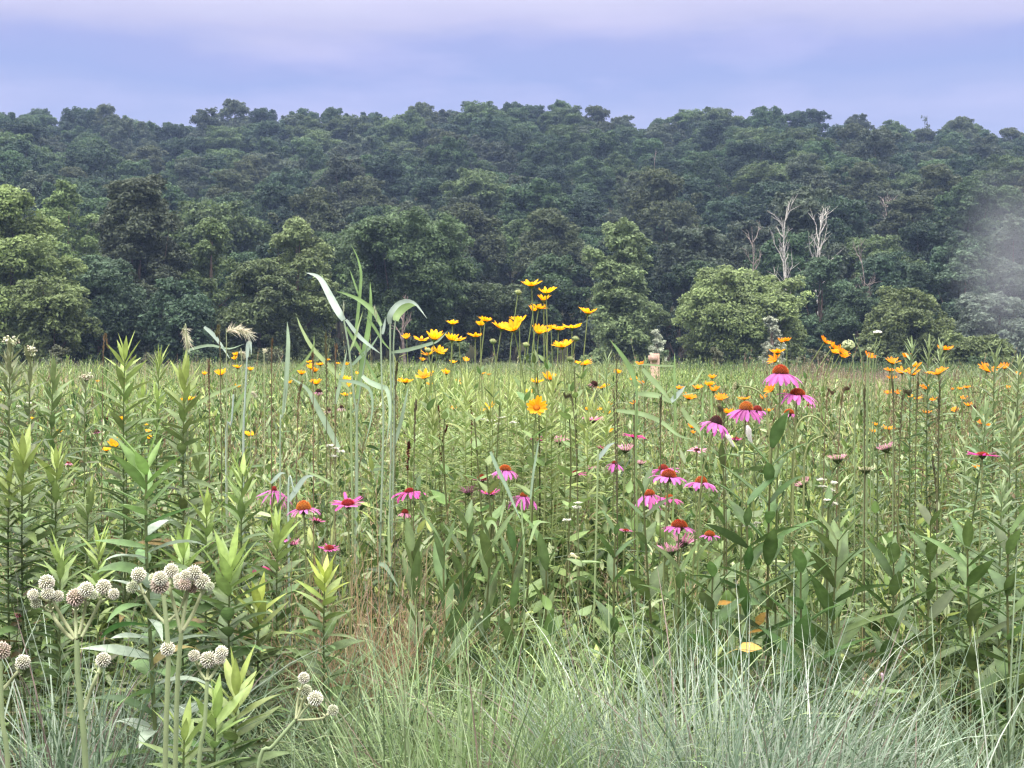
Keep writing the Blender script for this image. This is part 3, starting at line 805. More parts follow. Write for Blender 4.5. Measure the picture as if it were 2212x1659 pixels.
def spikes(mb, r, h, n, L, wd, cb, ct, lean=0.0, zmin=0.02, top=None):
    i = np.arange(n) + .5; zf = zmin + (1 - zmin) * (i / n); a = i * 2.39996
    el = np.arcsin(zf)
    b = np.stack([np.cos(el) * r * np.cos(a), np.cos(el) * r * np.sin(a), np.sin(el) * h], -1)
    nr = unit(np.stack([np.cos(el) * np.cos(a), np.cos(el) * np.sin(a), np.sin(el) * r / h + lean], -1))
    tip = b + nr * L * rng.uniform(.8, 1.2, (n, 1))
    P = np.stack([b, (b + tip) / 2, tip], 1)
    cb = np.asarray(cb); ct = np.asarray(ct)
    cc = np.broadcast_to(ct, (n, 3)).copy()
    if top is not None:
        f = np.clip((zf - .55) / .4, 0, 1)[:, None]; cc = cc * (1 - f) + np.asarray(top) * f
    cc = cc * rng.normal(1, .12, (n, 1))
    C = np.stack([np.broadcast_to(cb, (n, 3)), (cb + cc) / 2, cc], 1).clip(0, 1)
    tube(mb, P, np.array([wd, wd * .7, wd * .15]), C, 4)

# ---------------------------------------------------------------- yellow oxeye
YEL1, YEL2 = (.92, .40, .003), (.95, .50, .005)
def oxeye_head(seed, cup, npet, ragged=0.0, c1=None, c2=None):
    """unit head: petal tips about 1 away from the axis"""
    global rng
    keep = rng; rng = np.random.default_rng(seed)
    az = np.arange(npet) * 2 * PI / npet + rng.normal(0, .10, npet)
    keepm = rng.random(npet) > ragged; az = az[keepm]; m = len(az)
    b = np.stack([np.cos(az) * .20, np.sin(az) * .20, np.zeros(m)], -1)
    P, S = arcs(b, az, cup + rng.normal(0, .10, m), rng.normal(.12, .18, m), rng.normal(.84, .06, m), 6)
    pm = MB(); q_ = rng.random((m, 1)); c = np.asarray(c1 or YEL1)[None] * (1 - q_) + np.asarray(c2 or YEL2)[None] * q_
    S = tilt_side(P, S, rng.normal(0, .18, m))
    ribbon(pm, P, np.array([.16, 0.31, .36, .35, .27, .09])[None] * rng.uniform(.85, 1.1, (m, 1)), S, grad(c, 6, .88, 1.06), .16)
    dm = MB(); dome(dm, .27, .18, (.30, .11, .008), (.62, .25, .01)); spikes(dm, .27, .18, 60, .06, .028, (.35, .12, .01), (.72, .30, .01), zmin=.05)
    gm = MB(); t = np.linspace(0, 1, 5)
    tube(gm, np.stack([t * 0, t * 0, -.26 + t * .26], -1), np.array([.06, .13, .22, .25, .24]), (.13, .19, .07), 10)
    n = 12; a = np.arange(n) * 2 * PI / n
    Pb, Sb = arcs(np.stack([np.cos(a) * .22, np.sin(a) * .22, a * 0 - .08], -1), a, 1.3, .5, .22, 4); ribbon(gm, Pb, np.array([.12, .11, .07, .01]), Sb, np.array([.12, .19, .06]))
    rng = keep
    return pm.mesh('petals', M_PETAL), dm.mesh('disc', M_CONE), gm.mesh('calyx', M_STEM)
OX = [oxeye_head(700 + i, cup, n, rg) for i, (cup, n, rg) in enumerate([(.90, 13, 0), (.78, 12, .05), (1.02, 14, 0), (1.25, 12, .1), (.66, 11, .05), (.98, 12, .15), (.55, 10, 0), (1.12, 13, .08)])]
OX += [oxeye_head(720 + i, cup, n, rg, (.90, .27, .004), (.93, .36, .005)) for i, (cup, n, rg) in enumerate([(.86, 12, 0), (.78, 10, .05), (1.0, 12, 0), (1.2, 11, .1), (.65, 10, .05), (.95, 12, .15), (.55, 9, 0), (1.1, 12, .08)])]

CLUSTERS = [
 ('tall clump', '6', [(1230,155,140),(1350,215,140),(1330,275,110),(1290,340,110),(1245,360,80),(1690,380,125),(585,468,78),(850,445,100),(815,480,80),(1130,445,130),(985,505,140),(1085,515,155),(1290,540,130),(1345,535,85),(1390,505,65),(1450,515,110),(1560,500,125),(208,582,60),(330,600,100),(435,590,150),(580,600,120),(635,600,90),(770,572,105),(385,715,120),(470,700,120),(1480,655,140),(1525,635,75),(1655,800,120)]),
 ('under-clump patch', '6', [(335,768,50),(590,785,50),(690,770,55),(200,945,110),(355,900,130),(530,875,70),(1375,920,120),(1270,945,100),(1210,1030,70),(870,1170,125),(830,875,40),(880,885,32),(635,940,50),(680,965,60),(600,1165,60),(400,965,50),(1930,870,60),(1805,990,100),(2060,930,60),(1870,1120,42),(1685,1170,50),(1780,1170,50),(1850,1200,60),(1865,1345,55)]),
 ('reed group', '5', [(660,990,50),(670,1035,60),(750,1010,60),(705,1065,60),(595,1085,60),(715,1165,80),(500,1160,45),(960,1135,80),(975,1185,50),(960,1260,70),(890,1000,32),(895,1100,32),(810,972,32),(965,1010,40),(1050,1085,36)]),
 ('group left of reeds', 'D', [(1925,310,50),(1920,340,46),(1805,465,80),(1770,635,50),(1940,410,62),(1940,570,50),(1670,465,42),(1540,675,80),(2045,430,50),(2040,960,80),(1480,680,46)]),
 ('far left scatter', 'D', [(25,600,50),(40,555,32),(700,490,32),(800,525,32),(495,935,46),(1210,880,42),(1215,935,46),(1215,990,52),(985,835,60),(1050,890,50),(940,1050,120),(870,1085,64),(985,1010,50),(1045,800,32),(265,825,28)]),
 ('tall coneflower group', '7', [(1405,200,62),(1450,192,62),(1370,290,95),(1355,350,92),(1325,590,100),(1430,610,42),(1250,660,60),(1100,665,80),(1300,765,60)]),
 ('creamy umbel group', '7', [(1760,200,78),(1820,245,82),(1830,285,80),(1895,285,110),(1905,325,72)]),
 ('drift left of coneflowers', '7', [(250,385,60),(65,458,55),(195,512,50),(265,540,50),(200,705,50),(840,495,60),(815,555,72),(850,600,100),(720,580,70),(570,580,70),(645,660,92),(910,665,82),(690,660,50),(965,780,82),(670,900,60),(685,945,42),(10,940,32),(10,710,32)]),
 ('right edge group', '8', [(810,325,80),(1000,370,95),(1110,325,76),(980,435,70),(1080,450,112),(1190,405,86),(1170,465,92),(990,500,70),(1430,265,112),(1370,455,130),(1290,460,42),(1775,430,125),(1855,412,62),(1915,412,72),(2030,465,42)]),
 ('low right drift', '8', [(1270,585,100),(970,620,62),(1035,618,60),(1190,665,82),(1325,680,62),(1280,780,62),(860,880,50),(840,937,50),(965,912,76),(1620,720,60),(1510,760,50),(1730,865,62),(1780,885,42),(1605,575,50),(1550,587,42),(1490,590,32),(1580,668,60),(1750,795,32),(1945,580,42),(1680,1225,50)]),
]
STEMC = (.20, .25, .10)
def oxeye(label, px, py, wpx, group, tilt, az, variant, Y=None, dx=0.0, leaves=6):
    Y = depth_for(py, 200.0 / wpx) if Y is None else Y
    h = at(px, py, Y); R = wpx / FPX * Y / 2 * 1.28
    ax = axis_from(tilt, az)
    base = np.array([h[0] + dx - ax[0] * .12 + rng.normal(0, .03), Y + abs(rng.normal(.0, .05)), 0])
    o = thing('oxeye_sunflower', label, 'flower', base, group)
    P = bez((0, 0, 0), h - base - ax * R * .22, ax, 9)
    sm = MB(); r = .0024 * min(1.6, max(1, Y / 5))
    tube(sm, P, r * np.linspace(1.25, .75, 9), STEMC, 5)
    part('stem', (sm, M_STEM), o)
    lm = MB(); stem_leaves(lm, P, leaves, .085, .036, (.11, .18, .055), .35, .80, pair=True, th=(.6, 1.2), k=(.1, .9))
    part('leaves', (lm, M_LEAF), o)
    pm, dm, gm = OX[variant]
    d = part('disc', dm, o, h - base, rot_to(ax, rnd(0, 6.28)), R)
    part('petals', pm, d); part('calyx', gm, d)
    return o

for cname, z, L in CLUSTERS:
    pts = [(zc(z, x, y) + (w * ZOOM[z][2],)) for x, y, w in L]
    ys = sorted(p[1] for p in pts); n = len(pts)
    cuts = [ys[n // 3], ys[2 * n // 3]] if n > 6 else ([ys[n // 2]] if n > 3 else [])
    tiers = {}
    for p in pts:
        tiers.setdefault(sum(p[1] >= c for c in cuts), []).append(p)
    nt_ = len(cuts) + 1
    for ti, ps in tiers.items():
        ps.sort()
        tn = {1: [''], 2: ['upper ', 'lower '], 3: ['top ', 'middle ', 'bottom ']}[nt_][ti]
        for k, (px, py, w) in enumerate(ps):
            size = 'tiny distant' if w < 12 else 'small' if w < 20 else 'medium' if w < 30 else 'large'
            lab = '%s %s flower, %s from left in %srow of %s' % (size, 'orange-yellow' if z in '78' else 'yellow', ordinal(k), tn, cname)
            v = int(rng.choice([0, 1, 2, 3, 4, 5, 7], p=[.22, .18, .2, .1, .1, .1, .1])) if w > 16 else int(rng.choice([0, 4, 6, 1, 2]))
            az = -PI / 2 + rng.normal(0, 1.0); tl = abs(rng.normal(.14, .14))
            if rng.random() < .25: az = -PI / 2 + rng.normal(0, .6); tl = rnd(.25, .6)
            if cname == 'tall coneflower group' and 1 < k + 10 * ti and w > 22: az = PI + .5; tl = .9
            if cname == 'creamy umbel group': az = rnd(-1.2, .2); tl = rnd(.3, .8)
            v = v + 8 if z in '78' else v
            oxeye(lab, px, py, w * (1.18 if w < 26 else 1.04), 'yellow flowers of the ' + cname, tl, az, v)
px, py = zc('6', 1270, 1155)
oxeye('large open yellow flower with orange centre facing the viewer, below the tall clump', px, py, 155 * .2645, None, 1.02, -PI / 2 + .08, 0)
for x, y in ((1120, 212), (1590, 590), (915, 612), (1185, 640), (1545, 755), (385, 685)):
    px, py = zc('6', x, y); Y = 5.2; h = at(px, py, Y)
    o = thing('flower_bud', 'pale green bud %s' % {1120: 'left of the topmost yellow flower', 1590: 'under the yellow flower at the clump\'s right end', 915: 'between the paired yellow flowers of the tall clump', 1185: 'below the middle of the tall yellow clump', 1545: 'low at the right of the tall yellow clump', 385: 'above the low pair at the clump\'s left'}[x], 'flower bud', (h[0] + (x - 1000) * -.00015, Y, 0), 'buds of the tall yellow clump')
    hb = np.array([h[0] - o.location[0], 0, h[2]]); P = bez((0, 0, 0), hb, axis_from(.2, 0 if x > 1000 else PI), 8)
    sm = MB(); tube(sm, P, .0022 * np.linspace(1.2, .8, 8), STEMC, 5); part('stem', (sm, M_STEM), o)
    bm = MB(); dome(bm, .011, .009, (.22, .28, .13), (.36, .38, .18)); spikes(bm, .011, .009, 40, .003, .0012, (.2, .26, .12), (.42, .42, .2)); dome(bm, .011, -.009, (.2, .27, .12), (.15, .2, .09))
    part('bud', (bm, M_CONE), o, hb, rot_to(axis_from(.2, 0)))

# ---------------------------------------------------------------- coneflowers
PINK = (.60, .155, .48); DEEP = (.52, .05, .28); PALE = (.74, .31, .49); HOT = (.62, .09, .38)
def coneflower(label, px, py, typ, conew, overall, tilt=.1, az=0., col=PINK, Y=None, hr=.75, conecol='orange', base_dx=0., leaves=5, group='coneflowers in the meadow', bend=None, Ysize=None, npet=None):
    cr_px = conew / 2.0
    if Y is None: Y = depth_for(py, Ysize or 108.0 / max(conew, 10), 3.95, 14, .02)
    s = Y / FPX; cr = cr_px * s; OR = overall / 2.0 * s
    h = at(px, py, Y); ax = axis_from(tilt, az)
    base = np.array([h[0] - ax[0] * .15 + base_dx, max(3.9, Y + .04), 0])
    o = thing('coneflower', label, 'flower', base, group)
    hl = h - base
    P = bez((0, 0, 0), hl - ax * cr * .5, ax, 9) if bend is None else np.concatenate([bend - base, (hl - ax * cr * .5)[None]])
    sm = MB(); sc_ = max(1., Y / 5)
    tube(sm, P, .0028 * sc_ * np.linspace(1.1, .75, len(P)), (.17, .205, .085) if conecol != 'pale' else (.22, .25, .11), 6); part('stem', (sm, M_STEM), o)
    if leaves:
        lm = MB(); stem_leaves(lm, P, leaves, .13, .036, (.085, .14, .042), .18, .62, th=(.6, 1.2), k=(.2, 1.1), prof=LANCE6); part('leaves', (lm, M_LEAF), o)
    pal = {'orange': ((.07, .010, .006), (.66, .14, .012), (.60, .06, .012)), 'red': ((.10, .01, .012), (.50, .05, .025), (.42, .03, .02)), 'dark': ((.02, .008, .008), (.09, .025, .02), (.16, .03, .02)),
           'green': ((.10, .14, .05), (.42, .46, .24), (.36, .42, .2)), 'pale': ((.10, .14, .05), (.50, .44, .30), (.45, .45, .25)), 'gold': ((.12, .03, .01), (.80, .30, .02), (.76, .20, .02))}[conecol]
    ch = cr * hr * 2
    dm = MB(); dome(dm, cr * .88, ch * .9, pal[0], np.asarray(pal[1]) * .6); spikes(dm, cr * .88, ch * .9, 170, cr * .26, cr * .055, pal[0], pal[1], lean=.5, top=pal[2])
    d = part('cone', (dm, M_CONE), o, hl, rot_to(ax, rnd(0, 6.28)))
    pm = MB()
    th0, k, n, wr, tw = {'droop': (2.0, .70, 16, .44, .25), 'semi': (1.62, .80, 16, .42, .25), 'flat': (1.36, .25, 18, .40, .22), 'cup': (1.10, .15, 20, .32, .2), 'spiky': (.62, .25, 24, .17, .3), 'bud': (.9, .1, 22, .10, .3), 'thin': (2.2, .6, 14, .22, .3)}[typ]
    n = npet or n
    side = {'droop': .60, 'semi': .84, 'flat': 1.0, 'cup': .90, 'spiky': .60, 'bud': .8, 'thin': .5}[typ]
    Lp = max(cr * .7, (OR - cr * .85) / side)
    a = np.arange(n) * 2 * PI / n + rng.normal(0, .10, n)
    b = np.stack([np.cos(a) * cr * .86, np.sin(a) * cr * .86, np.full(n, 0.)], -1)
    Pp, S = arcs(b, a, th0 + rng.normal(0, .14, n), k + rng.normal(0, .22, n), Lp * rng.uniform(.82, 1.1, n), 7)
    S = tilt_side(Pp, S, rng.normal(0, tw, n))
    W = Lp * wr * .62 if typ in ('spiky', 'bud') else min(Lp * wr * .66, cr * .72)
    prof = np.array([.5, .85, 1, 1.02, .98, .82, .32]) if typ not in ('spiky', 'bud') else np.array([.8, 1, 1, 1, .95, .9, .5])
    pc = grad(jit(col, .10, n), 7, .85, 1.08)
    ribbon(pm, Pp, W * prof[None] * rng.uniform(.85, 1.12, (n, 1)), S, pc, .10)
    if typ != 'bud': part('petals', (pm, M_PETAL), d)
    else: dm2 = part('florets', (pm, M_PETAL), d)
    bm = MB(); m = 34; a = np.arange(m) * 2.39996; q = np.linspace(0, 1, m)
    big = typ in ('spiky', 'bud', 'cup')
    rr = cr * (.90 if big else .6) * (1 - .55 * q)
    Pb, Sb = arcs(np.stack([np.cos(a) * rr, np.sin(a) * rr, -q * cr * (.9 if big else .5)], -1), a, 1.2 + q * .8, .4, cr * (.85 if big else .45), 4)
    ribbon(bm, Pb, cr * .22 * np.array([1, .9, .6, .08]), Sb, jit((.065, .095, .035) if typ != 'bud' else (.15, .2, .09), .18, m))
    t = np.linspace(0, 1, 5); tube(bm, np.stack([t * 0, t * 0, -cr * .75 + t * cr * .75], -1), cr * np.array([.16, .35, .62, .82, .84]) * (1 if big else .8), (.06, .085, .03), 10)
    part('bracts', (bm, M_STEM), d)
    return o

def arch(pts, z, Y):
    """a bent stem through photo positions, as world points at distance Y"""
    Q = np.array([at(*zc(z, x, y), Y) for x, y in pts]); Q = cat(Q, 16)
    return Q
def cat(Q, n):
    Q = np.asarray(Q, float); m = len(Q)
    E = np.concatenate([[2 * Q[0] - Q[1]], Q, [2 * Q[-1] - Q[-2]]])
    u = np.linspace(0, m - 1, n); outp = []
    for x in u:
        i = min(int(x), m - 2); f = x - i; p0, p1, p2, p3 = E[i:i + 4]
        outp.append(.5 * (2 * p1 + (p2 - p0) * f + (2 * p0 - 5 * p1 + 4 * p2 - p3) * f * f + (3 * p1 - p0 - 3 * p2 + p3) * f ** 3))
    return np.array(outp)

f7, fm, fl, f8, f5, fD = .2645, .2232, .1984, .2645, .2645, .2645
CF = [ # zoom, x, y(base of cone), type, cone width, overall, tilt, az, colour, cone height ratio, cone colour, label
 ('7', 1397, 460, 'droop', 128, 275, .04, 0, PINK, .55, 'orange', 'tallest pink coneflower, its orange-red dome standing above the meadow edge'),
 ('7', 1535, 632, 'semi', 120, 330, .10, -.6, PINK, .42, 'orange', 'wide pink coneflower with flat spread petals right below the tallest one'),
 ('7', 1115, 755, 'droop', 110, 255, .06, 0, PINK, .62, 'gold', 'pink coneflower with pointed golden orange cone and hanging petals'),
 ('7', 1208, 760, 'droop', 74, 130, .1, 0, PINK, .52, 'red', 'small red-coned pink flower tucked behind the golden coned one'),
 ('7', 866, 866, 'droop', 106, 230, .35, 0.2, PINK, .62, 'dark', 'pink coneflower with dark tilted half-orange cone above the white bindweed buds'),
 ('7', 1467, 785, 'droop', 78, 118, .05, 0, PINK, .45, 'orange', 'small narrow pink coneflower hanging below the wide spread one'),
 ('7', 482, 1302, 'semi', 122, 300, .08, 0, PINK, .50, 'orange', 'big pink coneflower in front of its twin in the centre-right trio'),
 ('7', 440, 1240, 'semi', 78, 240, .1, PI, PINK, .50, 'red', 'pink coneflower half hidden behind the big one of the centre-right trio'),
 ('7', 748, 1350, 'semi', 94, 285, .08, .5, PINK, .55, 'orange', 'pink coneflower with reddish dome and one petal thrown out to the left'),
 ('7', 326, 1450, 'droop', 86, 250, .1, PI, PINK, .50, 'orange', 'drooping pink coneflower with a green spiky bud in front of it'),
 ('7', 490, 1480, 'semi', 72, 215, .1, 0, HOT, .45, 'orange', 'low pink coneflower just under the big one of the trio'),
 ('7', 200, 975, 'flat', 62, 215, .05, 0, DEEP, .22, 'red', 'deep pink flat coneflower with a crossing grass blade, seen from the side'),
 ('7', 130, 1085, 'spiky', 74, 140, .05, 0, PALE, .3, 'pale', 'upturned pale pink young coneflower left of the big pink trio'),
 ('7', 252, 1195, 'spiky', 46, 85, .05, 0, PALE, .3, 'pale', 'small faint pink young coneflower above the big trio'),
 ('7', 1028, 1000, 'cup', 62, 120, .1, 0, HOT, .35, 'red', 'dark pink half-open coneflower behind the white bindweed bud'),
 ('7', 715, 1085, 'flat', 50, 160, .2, -1.5, PALE, .25, 'dark', 'washed-out ragged pink coneflower left of the bindweed buds'),
 ('7', 1628, 722, 'droop', 36, 66, .05, 0, PALE, .4, 'red', 'tiny faraway pink coneflower right of the wide spread one'),
 ('8', 948, 1075, 'spiky', 92, 150, .3, 2.6, PALE, .3, 'green', 'spiky pinkish young coneflower leaning left, highest of the right-hand buds'),
 ('8', 552, 1160, 'spiky', 98, 150, .08, 2.2, PALE, .3, 'green', 'spiky pink-green young coneflower upright between two taller buds'),
 ('8', 780, 1250, 'spiky', 92, 128, .08, 1, (.62, .52, .42), .3, 'green', 'spiky cream and green coneflower bud with pale thick stem'),
 ('8', 268, 1365, 'spiky', 86, 140, .55, 2.8, PALE, .3, 'green', 'spiky pink young coneflower tipped left on a curved pale stem'),
 ('8', 1540, 1270, 'bud', 76, 90, .2, 2.6, (.32, .38, .2), .3, 'green', 'closed grey-green coneflower bud left of the deep pink flat flower'),
 ('8', 1735, 1125, 'flat', 96, 270, .03, 0, DEEP, .2, 'red', 'deep magenta flat coneflower with dark green base near the right edge'),
 ('M', 1808, 135, 'cup', 84, 230, .03, 0, PALE, .22, 'red', 'light pink saucer-shaped coneflower below the yellow flowers in the centre'),
 ('M', 1255, 330, 'cup', 76, 195, .12, -.8, DEEP, .25, 'red', 'deep pink coneflower with one petal folded forward over the stem'),
 ('M', 1480, 345, 'spiky', 82, 165, .05, 0, PALE, .3, 'pale', 'pale pink brush-like young coneflower right of the deep pink one'),
 ('M', 1890, 408, 'cup', 56, 135, .1, .5, HOT, .25, 'red', 'dark pink coneflower crossed by a pale grass blade'),
 ('M', 1640, 650, 'flat', 66, 228, .05, 0, HOT, .42, 'red', 'flat pink coneflower with small dark red cone, seen edge on'),
 ('M', 1785, 610, 'spiky', 52, 105, .05, 0, PALE, .3, 'pale', 'faded pink brush-like coneflower beside the edge-on flat one'),
 ('M', 2015, 555, 'droop', 54, 170, .05, 0, PINK, .5, 'red', 'pink coneflower with hanging petals under a thin dark stalk'),
 ('M', 955, 618, 'droop', 112, 235, .06, 0, PINK, .42, 'orange', 'pink coneflower with bright red-orange cone and a grass blade across it, centre'),
 ('M', 730, 712, 'flat', 92, 195, .03, 0, PALE, .55, 'red', 'pale flat-petalled coneflower with rounded red cone, left of the bladed one'),
 ('M', 806, 845, 'cup', 96, 220, .1, -1.5, HOT, .35, 'gold', 'hot pink coneflower with broad orange disc, low in the centre'),
 ('M', 600, 840, 'spiky', 76, 175, .2, 2, (.66, .28, .5), .3, 'dark', 'ragged mauve coneflower left of the broad orange disc one'),
 ('M', 1135, 872, 'droop', 72, 275, .08, 0, PINK, .55, 'orange', 'drooping pink coneflower with small orange cone and a gap in its petals'),
 ('M', 2125, 1205, 'flat', 60, 145, .1, 0, (.55, .16, .36), .25, 'red', 'dull pink coneflower half shaded among the leaves, right of the centre'),
 ('L', 494, 362, 'droop', 60, 350, .1, 0, PINK, .8, 'red', 'pink coneflower partly hidden by leaves, only its cone and side petals showing'),
 ('L', 818, 570, 'semi', 155, 370, .05, PI, PINK, .60, 'gold', 'large pink coneflower with tall bright orange cone, left of centre'),
 ('L', 1300, 510, 'flat', 140, 400, .22, -1.6, HOT, .32, 'red', 'widest hot pink coneflower with flat red disc, left of centre'),
 ('L', 962, 700, 'cup', 84, 190, .35, 1, (.62, .2, .4), .3, 'red', 'small half-open pink coneflower under the tall orange cone'),
 ('L', 560, 915, 'flat', 124, 250, .05, PI, PINK, .42, 'red', 'pink coneflower with dark red dome, low on the left'),
 ('L', 702, 950, 'spiky', 92, 170, .1, 0, (.7, .25, .45), .3, 'dark', 'upright pink brush-like coneflower touching the dark red domed one'),
 ('L', 1095, 995, 'flat', 105, 240, .22, -1.3, HOT, .28, 'red', 'hot pink coneflower with hole-eaten petals, low on the left'),
 ('L', 1970, 380, 'semi', 110, 370, .1, PI, HOT, .35, 'red', 'wide pink coneflower with petals lying over its cone, left of centre'),
 ('L', 1920, 610, 'droop', 74, 135, .1, 0, PALE, .6, 'red', 'narrow pale pink coneflower with dark cone and a white curl'),
 ('L', 330, 1200, 'semi', 90, 240, .2, PI, (.45, .06, .2), .4, 'dark', 'dull red-pink coneflower deep in the leaves above the round white heads'),
 ('V', 1467, 1138, 'semi', 34, 72, .05, 0, PINK, .42, 'orange', 'pink coneflower with orange dome below the big trio'),
 ('V', 1533, 1157, 'semi', 22, 46, .05, 0, PINK, .45, 'orange', 'small neat pink coneflower low in front of the leafy stems'),
 ('V', 1474, 1174, 'spiky', 27, 52, .4, 1, (.72, .3, .5), .3, 'pale', 'nodding pink coneflower bud, right of the low pair'),
 ('V', 1449, 1192, 'spiky', 28, 54, .2, 2.5, (.72, .3, .5), .3, 'pale', 'streaky pink young coneflower, lowest one in the centre right'),
 ('V', 43, 1334, 'spiky', 20, 30, .2, 0, (.5, .12, .18), .3, 'dark', 'dull red-pink flower low at the left edge behind the grey grass'),
 ('5', 735, 1232, 'thin', 52, 74, .03, 0, (.66, .28, .48), .5, 'dark', 'dark-coned coneflower with hanging pale petals left of the reeds'),
 ('5', 815, 1385, 'thin', 44, 66, .1, 0, (.7, .4, .5), .5, 'dark', 'dark-coned coneflower half behind a pale grass stem'),
 ('5', 922, 1362, 'thin', 42, 70, .05, 0, (.7, .45, .55), .5, 'dark', 'dark-coned pale coneflower close beside the reed stems'),
 ('5', 890, 1205, 'thin', 36, 40, .1, 0, (.4, .2, .25), .5, 'dark', 'dark seed cone high among the reed stems'),
 ('D', 868, 838, 'droop', 50, 76, .1, 0, PINK, .4, 'dark', 'dark-coned magenta flower on the far left behind the leafy stems'),
 ('D', 790, 940, 'semi', 46, 70, .2, PI, (.45, .12, .3), .5, 'dark', 'dusky purple coneflower on the far left, lower of the pair'),
 ('D', 562, 1190, 'droop', 36, 58, .1, 0, PALE, .4, 'red', 'small washed-out pink coneflower deep in the left meadow'),
 ('6', 1738, 965, 'thin', 62, 90, .5, -.2, (.36, .14, .2), .5, 'dark', 'wilted dusky purple coneflower right of the yellow clump'),
 ('8', 1665, 745, 'thin', 44, 60, .4, .3, (.2, .1, .1), .5, 'dark', 'black dried coneflower head among the right-hand yellow flowers'),
]
for z, x, y, ty, cw, ov, tl, az, col, hr, cc, lab in CF:
    px, py = zc(z, x, y); f = ZOOM[z][2]
    coneflower(lab, px, py, ty, cw * f, ov * f, tl, az, col, hr=hr, conecol=cc, leaves=5 if py > 900 else 7)

def nodding(label, z, head, pts, cw, az, tilt, Y, conecol='pale', typ='bud', ov=90, col=(.52, .54, .34)):
    px, py = zc(z, *head); f = ZOOM[z][2]
    A = arch(pts, z, Y)
    b0 = A[0]; A = np.concatenate([np.array([[b0[0], Y + .04, 0]]), np.array([[b0[0], Y + .02, b0[2] * .6]]), A])
    coneflower(label, px, py, typ, cw * f, ov * f, tilt, az, col, Y=Y, hr=.35, conecol=conecol, bend=A, leaves=0, group='nodding green buds on arched stems')
nodding('spiky green bud nodding left on a hooked stem beside the tallest coneflower', '7', (1035, 562), [(1310, 1010), (1292, 850), (1275, 690), (1235, 620), (1160, 575), (1080, 562)], 66, PI, 1.5, 4.2, ov=120)
nodding('green bud hanging from the widest arched stem on the right', '7', (1842, 975), [(1505, 1050), (1520, 930), (1560, 840), (1630, 803), (1700, 825), (1770, 895), (1825, 962)], 52, -.2, 2.2, 4.3, ov=76)
nodding('small green bud on a stem curving up from the left, touching the arched one', '7', (1765, 958), [(1590, 1180), (1605, 1090), (1640, 1020), (1700, 982), (1745, 965)], 46, .2, 1.2, 4.35, ov=66)
nodding('small pale bud nodding left on a hooked stem among the low leaves', 'P', (985, 545), [(1420, 760), (1350, 590), (1200, 505), (1010, 545)], 50, PI, 1.5, 4.05, ov=70)
# ================================================================== PLANTS
# ---------------------------------------------------------------- tall reed grass
def blade_from(mb, z, pts, width, Y, col, dy=None, fold=.12, n=14, face=.0, wprof=None):
    """a grass blade through photo positions; width in zoom pixels at its widest"""
    m = len(pts); f = ZOOM[z][2]
    dy = np.zeros(m) if dy is None else np.asarray(dy, float)
    Q = np.array([at(*zc(z, x, y), Y + d) for (x, y), d in zip(pts, dy)])
    P = cat(Q, n)
    T = unit(np.gradient(P, axis=0)); V = unit(P - np.array([0, 0, CAM_H]))
    S = unit(np.cross(T, V)); S = S * math.cos(face) + np.cross(T, S) * math.sin(face)
    t = np.linspace(0, 1, n)
    prof = np.interp(t, [0, .15, .35, .6, .85, 1], [.62, .9, 1, .78, .38, .03]) if wprof is None else np.interp(t, wprof[0], wprof[1])
    W = width * f / FPX * Y * prof
    c = np.asarray(col)[None] * np.linspace(.95, 1.08, n)[:, None] * np.ones((n, 3))
    ribbon(mb, P[None], W[None], S[None], c[None].clip(0, 1), fold)
def stem_from(mb, z, pts, r, Y, col, n=14, tosoil=True, taper=.8):
    Q = [at(*zc(z, x, y), Y) for x, y in pts]
    if tosoil: Q = [np.array([Q[0][0] + rng.normal(0, .02), Y + .02, 0.0])] + Q
    P = cat(Q, n); tube(mb, P, r * np.linspace(1.1, taper, n), np.asarray(col), 6); return P

PS = (.27, .35, .25); PB = (.37, .46, .41); RB = (.28, .38, .27); RG = (.20, .30, .12); RL = (.30, .40, .20)
def reed(label, Y, stems, blades, heads=()):
    b = zc('5', *stems[0][0][0]); p = at(*b, Y)
    o = thing('tall_reed_grass', label, 'grass', (0, 0, 0), 'tall reed grasses left of the centre')
    off = np.array([p[0], Y, 0]); o.location = tuple(off)
    sm = MB()
    for pts, r, c in stems: stem_from(sm, '5', pts, r, Y, c)
    lm = MB()
    for pts, w, c, *e in blades: blade_from(lm, '5', pts, w, Y, c, *(e[:1]))
    for m_ in (sm, lm): m_.v = [v - off for v in m_.v]
    part('stem', (sm, M_STEM), o); part('blade', (lm, M_GRASS), o)
    if heads:
        hm = MB()
        for x, y, L in heads:
            b = at(*zc('5', x, y), Y) - off; n = 26
            a = rnd(0, 6.28, n); s = ZOOM['5'][2] / FPX * Y * L
            P, S = arcs(b[None] + np.stack([np.zeros(n), np.zeros(n), rnd(-.8, .1, n) * s], -1), a, rnd(.02, .3, n), rnd(0, .3, n), rnd(.5, 1.1, n) * s, 4)
            ribbon(hm, P, np.array([.0016, .0014, .001, .0004]), S, np.asarray((.42, .46, .34)))
        part('seed_head', (hm, M_GRASS), o)
YR = 5.1
reed('tall pale reed with one broad bluish blade pointing up to the left', YR,
     [([(1050, 1700), (1020, 1250), (985, 900), (940, 640)], 0.0037, PS)],
     [([(940, 645), (905, 590), (865, 520), (810, 415), (755, 315), (700, 275), (632, 258)], 62, PB, [0, 0, .02, .03, .05, .07, .1]),
      ([(958, 640), (1060, 770), (1150, 850), (1240, 918)], 34, PB), ([(985, 905), (1030, 800), (1060, 690), (1100, 560)], 20, RL),
      ([(1090, 1100), (1150, 1150), (1240, 1190), (1295, 1215), (1318, 1400), (1285, 1680)], 46, RB, [0, -.03, -.06, -.08, -.1, -.1])],
     [(938, 560, 75)])
